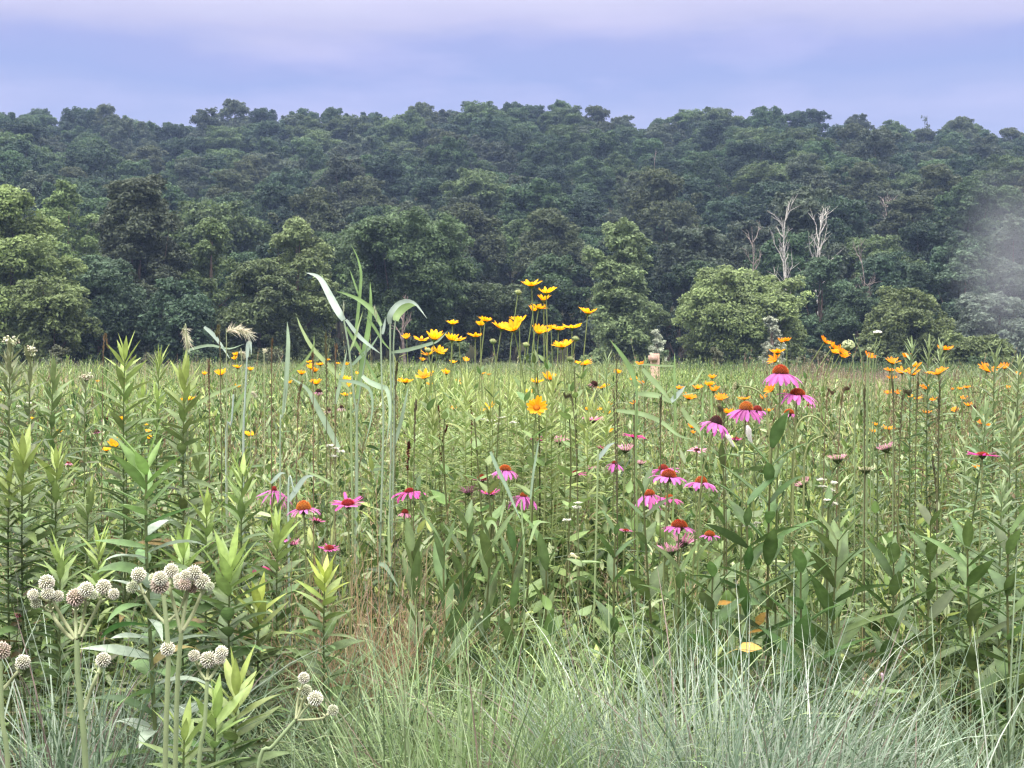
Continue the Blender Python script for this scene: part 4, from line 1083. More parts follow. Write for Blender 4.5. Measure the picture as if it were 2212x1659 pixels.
reed('tall green reed with the highest, slightly kinked slender tip', YR + .12,
     [([(1040, 1700), (1070, 1250), (1110, 1000), (1130, 820)], 0.0029, PS)],
     [([(1020, 860), (1050, 640), (1072, 420), (1081, 260), (1050, 130), (1000, 28)], 27, RG), ([(1065, 450), (1020, 320), (988, 232)], 15, RG),
      ([(1050, 1290), (1095, 980), (1145, 680), (1160, 490), (1155, 330)], 46, RG, [0, .02, .02, 0, 0]),
      ([(960, 700), (1030, 820), (1100, 940), (1200, 1120), (1240, 1220)], 28, RG), ([(1010, 1010), (1090, 930), (1170, 850), (1225, 765)], 28, RB)])
reed('middle reed with a long thin blade reaching left across the others', YR - .08,
     [([(1260, 1700), (1252, 1200), (1240, 690)], 0.0035, PS)],
     [([(1246, 690), (1195, 590), (1130, 525), (1060, 475), (970, 435), (872, 406)], 42, RG, [0, .02, .03, .04, .05, .06]),
      ([(1255, 760), (1268, 700), (1280, 628)], 26, PB), ([(1130, 620), (1200, 720), (1260, 820), (1330, 900)], 24, RG),
      ([(900, 1135), (1000, 1145), (1090, 1170), (1160, 1230), (1172, 1400), (1110, 1680)], 32, RB)],
     [(1205, 610, 70), (1190, 560, 60)])
reed('right reed with two broad blades arching over to the right like a hood', YR - .02,
     [([(1325, 1700), (1320, 900), (1320, 672)], 0.0037, PS), ([(1348, 1700), (1345, 900), (1362, 645)], 0.0032, PS)],
     [([(1318, 675), (1312, 625), (1335, 570), (1390, 510), (1465, 488), (1535, 520), (1620, 632)], 48, PB, [0, -.02, -.02, 0, .02, .02, 0]),
      ([(1362, 648), (1380, 590), (1430, 545), (1500, 515), (1545, 525)], 74, RG, [0, .03, .05, .05, .05]),
      ([(1330, 908), (1420, 895), (1510, 875), (1680, 826), (1740, 785), (1792, 728)], 32, RB), ([(1345, 1690), (1400, 1500), (1440, 1320), (1470, 1180)], 30, RB)])
reed('single stiff narrow reed standing alone left of the reed group', YR + .1,
     [([(420, 1650), (440, 1440), (462, 1200)], 0.0030, PS)],
     [([(445, 1400), (470, 1150), (486, 850), (483, 740), (478, 655)], 38, RB), ([(495, 1095), (560, 1040), (625, 975), (690, 870), (698, 755)], 26, RG)])
reed('long reed blades sweeping from the upper left down to the right', YR + .25,
     [([(1000, 1500), (990, 1350), (980, 1220)], .004, RL)],
     [([(985, 1215), (850, 1050), (690, 880), (600, 725), (556, 615)], 38, RL), ([(900, 1690), (830, 1560), (720, 1350), (640, 1205), (500, 1108)], 52, RB),
      ([(870, 1330), (900, 1200), (940, 1020), (965, 880)], 30, RB)])
reed('arching bluish reed blades lower left among the leafy stems', YR + .05,
     [([(-20, 1700), (20, 1500), (40, 1250)], .004, PB), ([(120, 1700), (130, 1350), (150, 950)], .004, PB)],
     [([(-100, 560), (-60, 575), (0, 640), (60, 720), (100, 800)], 0.1, RB),
      ([(150, 950), (155, 870), (165, 825), (180, 850), (185, 930)], 34, PB), ([(-330, 905), (-300, 880), (-150, 850), (0, 878), (130, 838)], 24, RB),
      ([(-200, 700), (-130, 760), (-60, 850), (10, 960)], 34, PB), ([(-20, 1500), (60, 1350), (150, 1200), (205, 1105)], 28, RG),
      ([(90, 1560), (130, 1380), (190, 1180), (230, 1050)], 30, RL), ([(-250, 1330), (-120, 1250), (20, 1200), (120, 1160)], 30, RL)])
# green arching blades to the right of the yellow clump
def blade_grass(label, z, Y, blades, stems=()):
    b = zc(z, *blades[0][0][0]); p = at(*b, Y); off = np.array([p[0], Y, 0])
    o = thing('arching_grass', label, 'grass', off, 'broad arching meadow grasses')
    lm = MB(); sm = MB()
    for pts, w, c, *e in blades: blade_from(lm, z, pts, w, Y, c, *(e[:1]))
    for pts, r, c in (stems or [([blades[0][0][0], blades[0][0][1]], .003, blades[0][2])]): stem_from(sm, z, pts, r, Y, c)
    for m_ in (sm, lm): m_.v = [v - off for v in m_.v]
    part('stem', (sm, M_STEM), o); part('blade', (lm, M_GRASS), o)
    return o
blade_grass('broad green grass with long blades rising right of the yellow clump', '7', 4.5,
            [([(215, 1000), (225, 700), (215, 480)], 20, RG), ([(220, 560), (170, 420), (90, 290), (0, 178)], 44, RG), ([(228, 620), (400, 640), (500, 700)], 46, RL),
             ([(270, 420), (360, 520), (450, 620), (520, 720)], 44, RL), ([(60, 760), (250, 785), (420, 850), (560, 960), (700, 1000)], 40, RL)])
blade_grass('grass with one blade folded out flat level with the wooden post', '7', 4.6,
            [([(535, 1100), (535, 700), (530, 400), (533, 285)], 22, RG), ([(525, 395), (400, 392), (300, 385), (185, 392)], 16, RL), ([(500, 690), (545, 640), (585, 600), (620, 560)], 44, PB), ([(575, 630), (650, 622), (730, 610)], 12, RL)])
blade_grass('green grass with dark upright shoots left of the tilted coneflower', '7', 4.7,
            [([(755, 1000), (758, 780), (768, 570)], 24, RG), ([(650, 560), (700, 520), (740, 460), (768, 402)], 18, RL), ([(590, 740), (650, 830), (720, 910), (760, 985)], 44, RL), ([(820, 960), (835, 760), (830, 600)], 16, RG)])
blade_grass('pale folded grass blade crossing in front of the pink coneflowers', 'M', 4.05,
            [([(815, 440), (880, 600), (960, 760), (1040, 950), (1110, 1110)], 40, RB), ([(950, 900), (930, 1010), (900, 1160)], 30, RL), ([(1190, 1340), (1240, 1180), (1290, 1120), (1390, 1125)], 30, RL),
             ([(730, 1370), (760, 1230), (800, 1130), (835, 1120), (870, 1180), (880, 1390)], 44, RL), ([(640, 1560), (690, 1420), (740, 1380), (775, 1450)], 42, RL)], [([(1140, 1590), (1120, 1130), (1115, 900)], .003, RL)])
blade_grass('pale blue-green grass blades bent over in the left centre', 'L', 4.2,
            [([(650, 480), (720, 380), (800, 260), (860, 210), (950, 200)], 60, PB), ([(460, 285), (520, 220), (570, 175), (622, 175)], 40, PB), ([(1140, 300), (1000, 220), (850, 160), (720, 115)], 30, RL), ([(1640, 1165), (1700, 1180), (1770, 1280), (1850, 1420)], 50, RB), ([(1760, 1190), (1745, 900), (1740, 600)], 34, RL)])
blade_grass('single pale grass blade slanting past the dark pink coneflower', 'M', 4.35, [([(1845, 525), (1900, 450), (1960, 380), (2020, 350)], 44, PB), ([(1200, 900), (1230, 640), (1270, 400), (1280, 340)], 24, RB)], [([(1850, 700), (1845, 530)], .003, RL)])

# ---------------------------------------------------------------- wild rye heads
def rye(label, head, tip, root, Y, fuzz=1.0, z='5', L=None):
    A = at(*zc(z, *root), Y); B = at(*zc(z, *head), Y); Cc = at(*zc(z, *tip), Y + .03)
    o = thing('wild_rye', label, 'grass', (A[0], Y, 0), 'wild rye with bristly nodding heads'); off = np.array([A[0], Y, 0])
    sm = MB(); P = cat([np.array([A[0], Y, 0]), A, B], 12); tube(sm, P - off, .0018 * np.linspace(1.2, .7, 12), (.30, .34, .2), 5); part('stem', (sm, M_STEM), o)
    up = unit(B - A); M_ = (B + Cc) / 2 + np.array([0, 0, .35]) * np.linalg.norm(Cc - B)
    t = np.linspace(0, 1, 16)[:, None]; ax = (1 - t) ** 2 * B + 2 * t * (1 - t) * M_ + t * t * Cc
    hm = MB(); tube(hm, ax - off, .003 * np.linspace(1, .5, 16), (.45, .44, .32), 5)
    n = int(170 * fuzz); k = rng.integers(0, 15, n); T = unit(np.gradient(ax, axis=0))[k]
    d = unit(T * .9 + sphere_dirs(n) * .75); Lb = np.linalg.norm(Cc - B) * rnd(.22, .5, n)
    p0 = ax[k] - off; P = np.stack([p0, p0 + d * Lb[:, None] * .5, p0 + d * Lb[:, None] + np.array([0, 0, -.12]) * Lb[:, None]], 1)
    ribbon(hm, P, np.array([.0016, .0012, .0006]), unit(np.cross(d, sphere_dirs(n))), jit((.60, .57, .45), .1, n))
    part('seed_head', (hm, M_GRASS), o)
rye('wild rye with the highest bristly head, nodding to the right', (1850, 120), (2040, 140), (1850, 440), 4.5, 1.2, 'D')
rye('wild rye with a drooping bristly head left of the highest one', (1490, 95), (1545, 235), (1530, 400), 4.5, 1.1, 'D')
rye('wild rye with a small bristly head between the yellow flowers', (85, 915), (140, 945), (110, 1150), 5.4, .8)
rye('wild rye with a little starry bristly head left of the lone reed', (285, 920), (300, 890), (290, 1150), 5.4, .8)
rye('low wild rye head pale among the far grasses', (170, 1245), (220, 1265), (180, 1500), 5.6, .8)

# ---------------------------------------------------------------- leafy stems (goldenrods, sunflowers)
TIPC = (.30, .395, .11)
def leafy(label, px, py, Y, L=.085, W=.017, dens=62, col=(.105, .165, .06), tip=TIPC, lean=0.0, az=0., group='leafy stems without flowers', name='leafy_stem', droop=(.2, 1.1), r=.0038, bud=None, rootpx=None, prof=None, t0=.12, tiplen=.75, under=None):
    h = at(px, py, Y)
    b = np.array([h[0] - lean * math.cos(az), Y - lean * math.sin(az) + .01, 0])
    if rootpx is not None: b = np.array([at(rootpx, 1500, Y)[0], Y, 0])
    o = thing(name, label, 'plant', b, group)
    P = bez((0, 0, 0), h - b - np.array([0, 0, L * .35]), axis_from(.05, az), 12, .7)
    sm = MB(); tube(sm, P, r * np.linspace(1.15, .5, 12), (.115, .15, .06) if name != 'feathery_stem' else (.24, .30, .11), 6); part('stem', (sm, M_STEM), o)
    n = int(dens * h[2]); t = np.linspace(t0, 1, n) ** .85
    s = np.linspace(0, 1, 12); B = np.stack([np.interp(t, s, P[:, j]) for j in range(3)], -1)
    a = rnd(0, 6.28) + np.arange(n) * 2.39996 + rng.normal(0, .2, n)
    u = np.clip((t - .72) / .28, 0, 1)
    th = np.interp(u, [0, .5, .85, 1], [1.15, .95, .66, .25]) + rng.normal(0, .13, n)
    kk = rnd(droop[0], droop[1], n) * (1 - u * .85)
    LL = L * np.interp(t, [0, .3, .75, .92, 1], [.75, 1.1, 1.05, .85, tiplen]) * rng.uniform(.8, 1.15, n)
    Pl, S = arcs(B, a, th, kk, LL, 7); S = tilt_side(Pl, S, rng.normal(0, .25, n))
    pr = np.array([.25, .75, 1, .98, .72, .38, .03]) if prof is None else prof
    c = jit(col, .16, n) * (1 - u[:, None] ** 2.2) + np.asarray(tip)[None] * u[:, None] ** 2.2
    if under is not None:
        w_ = (rng.random(n) < .22)[:, None] * (u[:, None] < .5); c = c * (1 - w_) + np.asarray(under) * w_
    br_ = ((rng.random(n) < .05) & (t < .6))[:, None]; c = np.where(br_, np.array([[.22, .17, .07]]) * rng.normal(1, .2, (n, 1)), c)
    lm = MB(); ribbon(lm, Pl, (W / L * LL)[:, None] * pr[None], S, grad(c, 7, .94, 1.06), .16)
    part('leaves', (lm, M_LEAF), o)
    if bud:
        bm = MB(); n = 50; hb = h - b - np.array([0, 0, L * .3])
        a = rnd(0, 6.28, n); st, S = arcs(hb[None] + np.zeros((n, 3)), a, rnd(.1, .9, n), .2, rnd(.01, .04, n), 4)
        ribbon(bm, st, .0015, S, np.asarray((.2, .22, .1)))
        for q in st[:, -1]:
            dm = MB()
        spk = st[:, -1]; d = sphere_dirs(n); tube(bm, np.stack([spk - d * .004, spk, spk + d * .004], 1), np.array([.002, .0042, .002]), jit(bud, .15, n), 5)
        part('bud_cluster', (bm, M_CONE), o)
    return o
GRP = 'leafy stems on the left side of the meadow'
LS = [
 (270, 739, 4.5, .080, .015, 'tallest leafy stem on the left, its bright tip against the dark trees', {}),
 (399, 797, 4.5, .085, .016, 'leafy stem with a bright tip right of the tallest one', {}),
 (276, 839, 4.7, .060, .012, 'smaller leafy stem just below the tallest one', {}),
 (309, 834, 5.0, .055, .011, 'slim leafy stem, first of a pair right of the tallest', {}),
 (341, 839, 5.0, .055, .011, 'slim leafy stem, second of a pair right of the tallest', {}),
 (50, 950, 3.9, .085, .017, 'leafy stem with yellow-green tip near the left edge', {}),
 (123, 971, 3.95, .075, .014, 'leafy stem with a spiky yellow tip, second from the left edge', {}),
 (20, 1011, 3.9, .060, .012, 'short leafy stem hard against the left edge', {}),
 (524, 995, 4.15, .075, .015, 'leafy stem with bright tip left of the hidden coneflower', {}),
 (447, 1072, 3.9, .080, .017, 'bright-tipped leafy stem right of the big broad-leaved one', {}),
 (344, 762, 7.5, .10, .008, 'bushy fine-leaved stem rising behind the tallest leafy stem', {'dens': 120}),
 (114, 792, 4.9, .085, .014, 'dusky leafy stem on the far left reaching the trees', {'tip': (.16, .22, .09)}),
 (397, 1151, 3.5, .080, .017, 'bright-tipped leafy stem above the round white heads', {}),
 (497, 1185, 3.5, .105, .022, 'leafy stem with a large loose tip right of the white heads', {}),
 (131, 1178, 3.5, .065, .013, 'low pale-tipped leafy stem above the left white heads', {}),
 (214, 1150, 3.7, .065, .011, 'light green leafy stem between the left stems and the broad-leaved one', {'col': (.16, .22, .07)}),
 (702, 1211, 3.75, .075, .018, 'leafy stem with the brightest lime tip, in front of the straw', {'tip': (.42, .52, .10)}),
 (560, 1266, 3.55, .080, .018, 'low lime-tipped leafy stem left of the straw', {'tip': (.38, .48, .10)}),
 (511, 1440, 2.95, .090, .020, 'low leafy shoot with a bright upright leaf among the grass', {}),
 (466, 1495, 2.85, .075, .017, 'small leafy shoot at the foot of the right white heads', {}),
 (398, 1544, 2.75, .070, .016, 'small yellow-green shoot at the bottom left', {}),
 (60, 1090, 4.3, .08, .015, 'dark leafy stem filling the left edge below the bright tips', {'tip': (.14, .2, .08)}),
 (190, 1060, 4.5, .08, .015, 'mid green leafy stem behind the second bright tip', {'tip': (.18, .25, .09)}),
 (430, 960, 4.9, .08, .014, 'leafy stem with dull tip behind the bent reed blades', {'tip': (.18, .25, .09)}),
 (600, 1120, 4.1, .09, .017, 'leafy stem under the partly hidden coneflower', {}),
 (20, 770, 6.2, .10, .014, 'brownish leafy stem at the left edge', {'tip': (.16, .17, .09)}),
]
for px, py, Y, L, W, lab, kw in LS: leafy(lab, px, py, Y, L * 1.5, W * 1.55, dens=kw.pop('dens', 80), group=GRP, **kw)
leafy('big broad-leaved stem with long drooping leaves, left of the white heads\' branches', 317, 950, 3.25, .135, .034, 52, (.10, .165, .055), (.20, .30, .08), group=GRP, r=.0058, rootpx=348, name='broad_leaved_stem', under=(.30, .37, .30), droop=(.3, 1.3), tiplen=.8)
# budding stems on the far left
for px, py, Y, lab in ((23, 735, 4.6, 'budding stem with a flat whitish cluster at the left edge'), (66, 757, 4.7, 'budding stem with a greenish cluster, second from the left edge'), (185, 812, 5.5, 'dull budding stem with grey-green leaves left of the tallest one')):
    leafy(lab, px, py, Y, .085, .018, 34, (.12, .16, .08), (.22, .25, .14), bud=(.50, .50, .36), group='budding stems on the far left', name='budding_stem', t0=.35)
GRP2 = 'leafy stems on the right side of the meadow'
RS = [
 (1970, 736, 6.2, .085, .012, 'greyish leafy spire, first of three right of the creamy umbel', {}),
 (2007, 736, 6.2, .085, .012, 'greyish leafy spire, second of three right of the creamy umbel', {}),
 (2033, 741, 6.2, .080, .012, 'greyish leafy spire, third of three right of the creamy umbel', {}),
 (2150, 752, 5.4, .085, .013, 'grey-green leafy spire near the right edge against the smoke', {}),
 (2202, 763, 5.0, .085, .013, 'grey-green leafy spire cut by the right edge', {}),
 (1900, 825, 6.0, .070, .012, 'fluffy light green leafy spire below the creamy umbel', {'tip': (.30, .40, .14)}),
 (1312, 762, 7.0, .085, .010, 'feathery green spire right of the yellow clump', {}),
 (1395, 772, 8.0, .085, .010, 'feathery green spire beside the wooden post', {}),
 (1290, 800, 7.0, .075, .010, 'lower feathery green spire near the yellow clump', {}),
 (2130, 870, 4.7, .095, .016, 'leaning leafy stem with dark leaves near the right edge', {'lean': .12}),
 (2185, 900, 4.5, .095, .016, 'tall leafy stem with narrow leaves at the right edge', {}),
 (2085, 960, 5.0, .08, .014, 'leafy stem behind the magenta flat coneflower', {}),
 (2165, 1040, 4.3, .09, .015, 'leafy stem at the right edge below the magenta coneflower', {}),
]
for px, py, Y, L, W, lab, kw in RS:
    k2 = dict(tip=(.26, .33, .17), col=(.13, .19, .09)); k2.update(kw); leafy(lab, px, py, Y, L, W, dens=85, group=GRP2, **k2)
# low light green feathery crowns inside the yellow clump
for i in range(26):
    px = 895 + i * 17 + rnd(-12, 12); py = rnd(792, 880)
    leafy('light green feathery stem between the yellow flower stalks, %s' % ['left part', 'middle part', 'right part'][i * 3 // 26], px, py, rnd(5.2, 7.0), .10, .012, 110, (.21, .285, .095), (.33, .41, .15), group='feathery stems inside the yellow clump', name='feathery_stem', r=.0021)

# ---------------------------------------------------------------- broad-leaved plants
def broad(label, px, py, Y, L=.15, W=.045, n=14, col=(.095, .150, .045), group='broad-leaved plants of the front row', t0=.25, th=(.95, 1.45), k=(.1, .65), pair=True, r=.0045, rootpx=None, prof=OVATE6, name='sunflower_plant', taper=.45):
    h = at(px, py, Y); b = np.array([h[0] + rng.normal(0, .03), Y, 0])
    if rootpx is not None: b = np.array([at(rootpx, 1500, Y)[0], Y, 0])
    o = thing(name, label, 'plant', b, group)
    P = bez((0, 0, 0), h - b, axis_from(.08, rnd(0, 6.28)), 10, .7)
    sm = MB(); tube(sm, P, r * np.linspace(1.15, .5, 10), (.10, .115, .045), 6); part('stem', (sm, M_STEM), o)
    lm = MB(); stem_leaves(lm, P, n, L, W, col, t0, .99, pair=pair, th=th, k=k, prof=prof, taper=taper)
    part('leaves', (lm, M_LEAF), o); return o
BG = [
 (1668, 960, 4.0, .145, .046, 18, 'tall broad-leaved stem under the arched bud stems'),
 (1612, 1085, 3.95, .13, .042, 14, 'broad-leaved stem below the long white bindweed bud'),
 (1810, 1165, 3.85, .155, .042, 18, 'broad-leaved stem with level leaves right of the yellow leaf'),
 (1790, 1090, 4.3, .13, .04, 12, 'broad-leaved stem behind the tipped pink bud'),
 (1930, 1210, 3.9, .14, .04, 16, 'broad-leaved stem with dark arching leaves lower right'),
 (1730, 1230, 3.8, .14, .05, 14, 'bushy broad-leaved plant above the yellow leaf'),
 (1540, 1240, 3.85, .12, .042, 14, 'broad-leaved plant below the small neat coneflower'),
 (1470, 1230, 3.95, .13, .040, 14, 'broad-leaved plant under the lowest pink buds'),
 (1390, 1060, 4.2, .12, .036, 12, 'leafy plant with arched leaves left of the pink trio'),
 (1330, 1150, 4.05, .11, .036, 12, 'leafy plant beneath the edge-on flat coneflower'),
 (2010, 1130, 4.2, .13, .038, 14, 'leafy plant below the closed grey-green bud'),
 (2090, 1180, 3.95, .14, .045, 14, 'broad-leaved plant below the magenta coneflower'),
 (2180, 1150, 3.9, .15, .05, 14, 'broad-leaved plant at the right edge'),
 (1560, 950, 4.5, .11, .034, 12, 'leafy plant around the white bindweed buds'),
]
for px, py, Y, L, W, n, lab in BG: broad(lab, px, py, Y - .12, L * 1.6, W * 1.22, int(n * 1.6), col=(.074, .130, .038), th=(.75, 1.3), k=(.2, .75), prof=np.array([.3, .8, 1, .82, .46, .03]))
LU = [(960, 1180, 'left'), (1010, 1130, 'tallest'), (1060, 1170, 'middle'), (1110, 1190, 'right'), (1000, 1250, 'lowest'), (1180, 1200, 'farther right'), (890, 1190, 'farther left')]
for px, py, wd in LU:
    broad('upright lance-leaved plant in the dark front of the meadow, %s of its group' % wd, px, py, 3.9 + rnd(0, .25), .15, .034, 16, (.10, .16, .055), 'lance-leaved plants in front of the pink coneflowers', th=(.25, .8), k=(.0, .6), pair=False, prof=LANCE6, name='lance_leaved_plant', taper=.2)
for px, py, Y, lab in ((1025, 905, 4.9, 'plant with one round light leaf under the yellow flowers'), (1080, 870, 5.2, 'plant with triangular leaves under the tallest yellow flowers'), (1160, 800, 5.4, 'leafy oxeye plant without a flower in the tall clump'), (1240, 790, 5.4, 'leafy plant at the right side of the tall clump'), (960, 900, 5.2, 'plant with pointed opposite leaves left under the clump'), (1150, 940, 4.7, 'plant with opposite leaves under the open yellow flower'), (1230, 900, 5.0, 'plant with pale opposite leaves right of the open yellow flower'), (1050, 1000, 4.5, 'plant with pale broad leaves above the bladed coneflower')):
    broad(lab, px, py, Y, .105, .050, 12, (.15, .22, .075), 'broad-leaved plants among the yellow flowers', t0=.45, name='oxeye_leaf_plant')

# ---------------------------------------------------------------- yellowing leaves near the ground
def yellow_leaf(label, px, py, wpx, Y, az, th):
    p = at(px, py, Y); s = wpx / FPX * Y
    o = thing('yellow_leaf', label, 'leaf', p, 'yellowed leaves low among the stems')
    lm = MB(); n = 9
    P, S = arcs(np.array([[-s * .5 * math.cos(az), -s * .5 * math.sin(az), 0]]), np.array([az]), th, .7, s, n)
    S = tilt_side(P, S, np.array([.5])); w = s * .62 * np.array([.25, .7, 1, 1.05, 1, .85, .7, .4, .06]) * rng.uniform(.88, 1.12, n)
    ribbon(lm, P, w[None], S, np.asarray((.68, .40, .11)), .10); part('blade', (lm, M_PETAL), o)
    sm = MB(); Q, _ = arcs(P[0, :1], np.array([az + PI]), 1.6, .9, s * .7, 6); tube(sm, Q, .0012, (.4, .32, .1), 5); part('stalk', (sm, M_STEM), o)
yellow_leaf('bright yellow crumpled leaf lying on the grass tips, lower right', 1622, 1402, 50, 3.55, 0.1, 1.25)
yellow_leaf('yellow leaf with brown streaks behind the broad-leaved stems', 1560, 1303, 48, 3.92, PI - .2, 1.4)
yellow_leaf('small upright yellow leaf right of the brown-streaked one', 1652, 1350, 34, 3.9, .3, .3)
yellow_leaf('dull yellow leaf above the brightest one', 1630, 1362, 36, 3.9, PI, 1.5)

# ---------------------------------------------------------------- round white heads (rattlesnake master)
YQ = 2.45
def knob_head(mb, r, col, dark):
    dome(mb, r * .84, r * .84, dark, dark, 7, 14); dome(mb, r * .84, -r * .84, dark, dark, 7, 14)
    n = 130; d = np.stack([np.zeros(n)] * 3, -1); i = np.arange(n) + .5
    z = 1 - 2 * i / n; a = i * 2.39996; q = np.sqrt(1 - z * z); d = np.stack([q * np.cos(a), q * np.sin(a), z], -1)
    d = unit(d + rng.normal(0, .035, d.shape))
    P = np.stack([d * r * .80, d * r * .93, d * r * 1.02, d * r * rng.uniform(1.06, 1.26, (n, 1))], 1)
    C = jit(col, .08, n)
    C4 = np.stack([np.broadcast_to(np.asarray(dark), (n, 3)), C * .85, C, C * 1.1], 1).clip(0, .85)
    tube(mb, P, r * np.array([.06, .10, .085, .018]), C4, 5)
WHC = (.74, .72, .62); GRC = (.60, .64, .48); PKC = (.60, .50, .44); BRC = (.42, .31, .26)
RSTEM = (.25, .32, .17)
def rattle(label, z, stems, heads, Y=YQ):
    """stems: (points, radius); heads: (x, y, radius in zoom px, colour)"""
    p = at(*zc(z, *stems[0][0][0]), Y); off = np.array([p[0], Y, 0])
    o = thing('rattlesnake_master', label, 'flower', off, 'plants with round white flower heads')
    f = ZOOM[z][2]
    for i, (pts, r) in enumerate(stems):
        r = r * .86
        Q = [at(*zc(z, x, y), Y + (0 if i == 0 else .012 * (j % 2))) - off for j, (x, y) in enumerate(pts)]
        if i == 0:
            d_ = Q[1] - Q[0]; k_ = min(3.0, Q[0][2] / max(.02, d_[2])); ex = Q[0][0] - float(np.clip(d_[0] * k_, -.35, .35)) * .8
            Q = [np.array([ex, 0, 0]), np.array([Q[0][0] * .5 + ex * .5, 0, Q[0][2] * .5])] + Q
        m = MB(); P = cat(Q, 18 if i == 0 else 10); n = len(P)
        tube(m, P, r * np.linspace(1.12, .85, n), np.asarray(RSTEM)[None] * np.linspace(.8, 1.15, n)[:, None] if i == 0 else np.asarray((.36, .40, .23)), 8)
        if i:  # little bracts at the fork
            b = P[-3] if n > 3 else P[-1]; k = 5; a = np.arange(k) * 1.256
            Pb, S = arcs(b[None] + np.zeros((k, 3)), a, .9, .4, .012, 4); ribbon(m, Pb, np.array([.003, .003, .002, .0003]), S, np.asarray((.5, .52, .34)))
        part('stem' if i == 0 else 'branch', (m, M_STEM), o)
    for x, y, r, c in heads:
        q = at(*zc(z, x, y), Y + rnd(-.012, .012)) - off
        m = MB(); knob_head(m, r * f / FPX * Y * .97, c, np.asarray(c) * (.30, .31, .24))
        part('flower_head', (m, M_CONE), o, q, (rnd(-.4, .4), rnd(-.4, .4), rnd(0, 6)))
rattle('candelabra of round white heads on one thick stem, lower left', 'A',
       [([(640, 1659), (605, 1200), (580, 950), (573, 700)], .0062), ([(573, 700), (480, 560), (400, 420), (352, 320)], .0034), ([(560, 700), (500, 660), (435, 580), (385, 490), (370, 410)], .0038),
        ([(385, 415), (330, 402), (285, 380)], .0026), ([(392, 495), (350, 480), (310, 455)], .0024), ([(570, 690), (567, 560), (566, 440)], .0036), ([(590, 660), (625, 520), (642, 420), (645, 370)], .0030),
        ([(642, 450), (665, 420), (690, 385)], .0024), ([(610, 680), (680, 550), (740, 430), (765, 350)], .0032), ([(745, 420), (785, 405), (820, 382)], .0026), ([(618, 1225), (660, 1130), (715, 990), (752, 900)], .0040)],
       [(350, 272, 55, WHC), (248, 362, 40, WHC), (270, 428, 38, GRC), (432, 375, 42, WHC), (358, 352, 46, WHC), (565, 385, 64, PKC), (645, 325, 55, WHC), (700, 362, 34, GRC), (775, 306, 55, WHC), (850, 358, 40, WHC), (772, 850, 53, WHC)])
rattle('plant with a crowded bunch of round heads, left stem of the pair', 'A',
       [([(1235, 1659), (1250, 1100), (1258, 830), (1245, 590), (1222, 370)], .0052), ([(1240, 580), (1160, 500), (1095, 400), (1045, 285)], .0032), ([(1085, 370), (1060, 355), (1020, 335)], .0022)],
       [(1035, 215, 53, WHC), (990, 308, 42, GRC), (1195, 290, 66, PKC), (1255, 768, 52, WHC), (1200, 240, 52, WHC)])
rattle('plant with the highest round heads spread in a fan, right stem of the pair', 'A',
       [([(1310, 1659), (1328, 1000), (1355, 650)], .0054), ([(1352, 650), (1300, 430), (1272, 330), (1277, 235)], .0036), ([(1272, 330), (1215, 290), (1165, 250)], .0024), ([(1275, 325), (1320, 300), (1355, 265)], .0022),
        ([(1355, 640), (1392, 400), (1425, 290), (1445, 245)], .0036), ([(1365, 630), (1440, 510), (1495, 380), (1512, 310)], .0038), ([(1505, 365), (1535, 335), (1558, 310)], .0024), ([(1260, 560), (1340, 480), (1395, 330)], .0026)],
       [(1280, 185, 52, WHC), (1145, 240, 34, GRC), (1335, 248, 40, WHC), (1390, 222, 44, WHC), (1452, 200, 54, WHC), (1380, 282, 48, PKC), (1430, 305, 46, BRC), (1512, 265, 55, WHC), (1566, 302, 34, GRC), (1340, 285, 40, WHC)], YQ + .05)
rattle('shorter plant with three round white heads close together', 'A',
       [([(1485, 1659), (1528, 1350), (1548, 1010)], .0046), ([(1548, 1010), (1552, 950), (1560, 890)], .0030), ([(1545, 1005), (1495, 940), (1465, 860)], .0026), ([(1555, 1005), (1610, 930), (1650, 830)], .0030)],
       [(1560, 850, 60, WHC), (1452, 820, 42, WHC), (1657, 792, 46, WHC), (1645, 842, 42, WHC), (1612, 850, 40, GRC)], YQ + .04)
rattle('leaning pale stem with four small round heads in the grass', 'B',
       [([(790, 1659), (900, 1500), (1070, 1300)], .0044), ([(1072, 1295), (1088, 1150), (1125, 1030)], .0026), ([(1075, 1290), (1110, 1200), (1140, 1120)], .0030), ([(1078, 1295), (1130, 1230), (1190, 1170)], .0026), ([(1080, 1302), (1190, 1298), (1275, 1285), (1330, 1245)], .0026)],
       [(1132, 986, 41, WHC), (1147, 1080, 42, GRC), (1218, 1140, 54, WHC), (1350, 1228, 40, GRC)], 2.55)
rattle('plant cut by the left edge with one brownish and one white round head', 'A',
       [([(60, 1659), (18, 1300), (2, 860)], .0052), ([(6, 1085), (70, 1020), (125, 950), (155, 905)], .0036)],
       [(12, 780, 62, PKC), (172, 866, 52, WHC)])

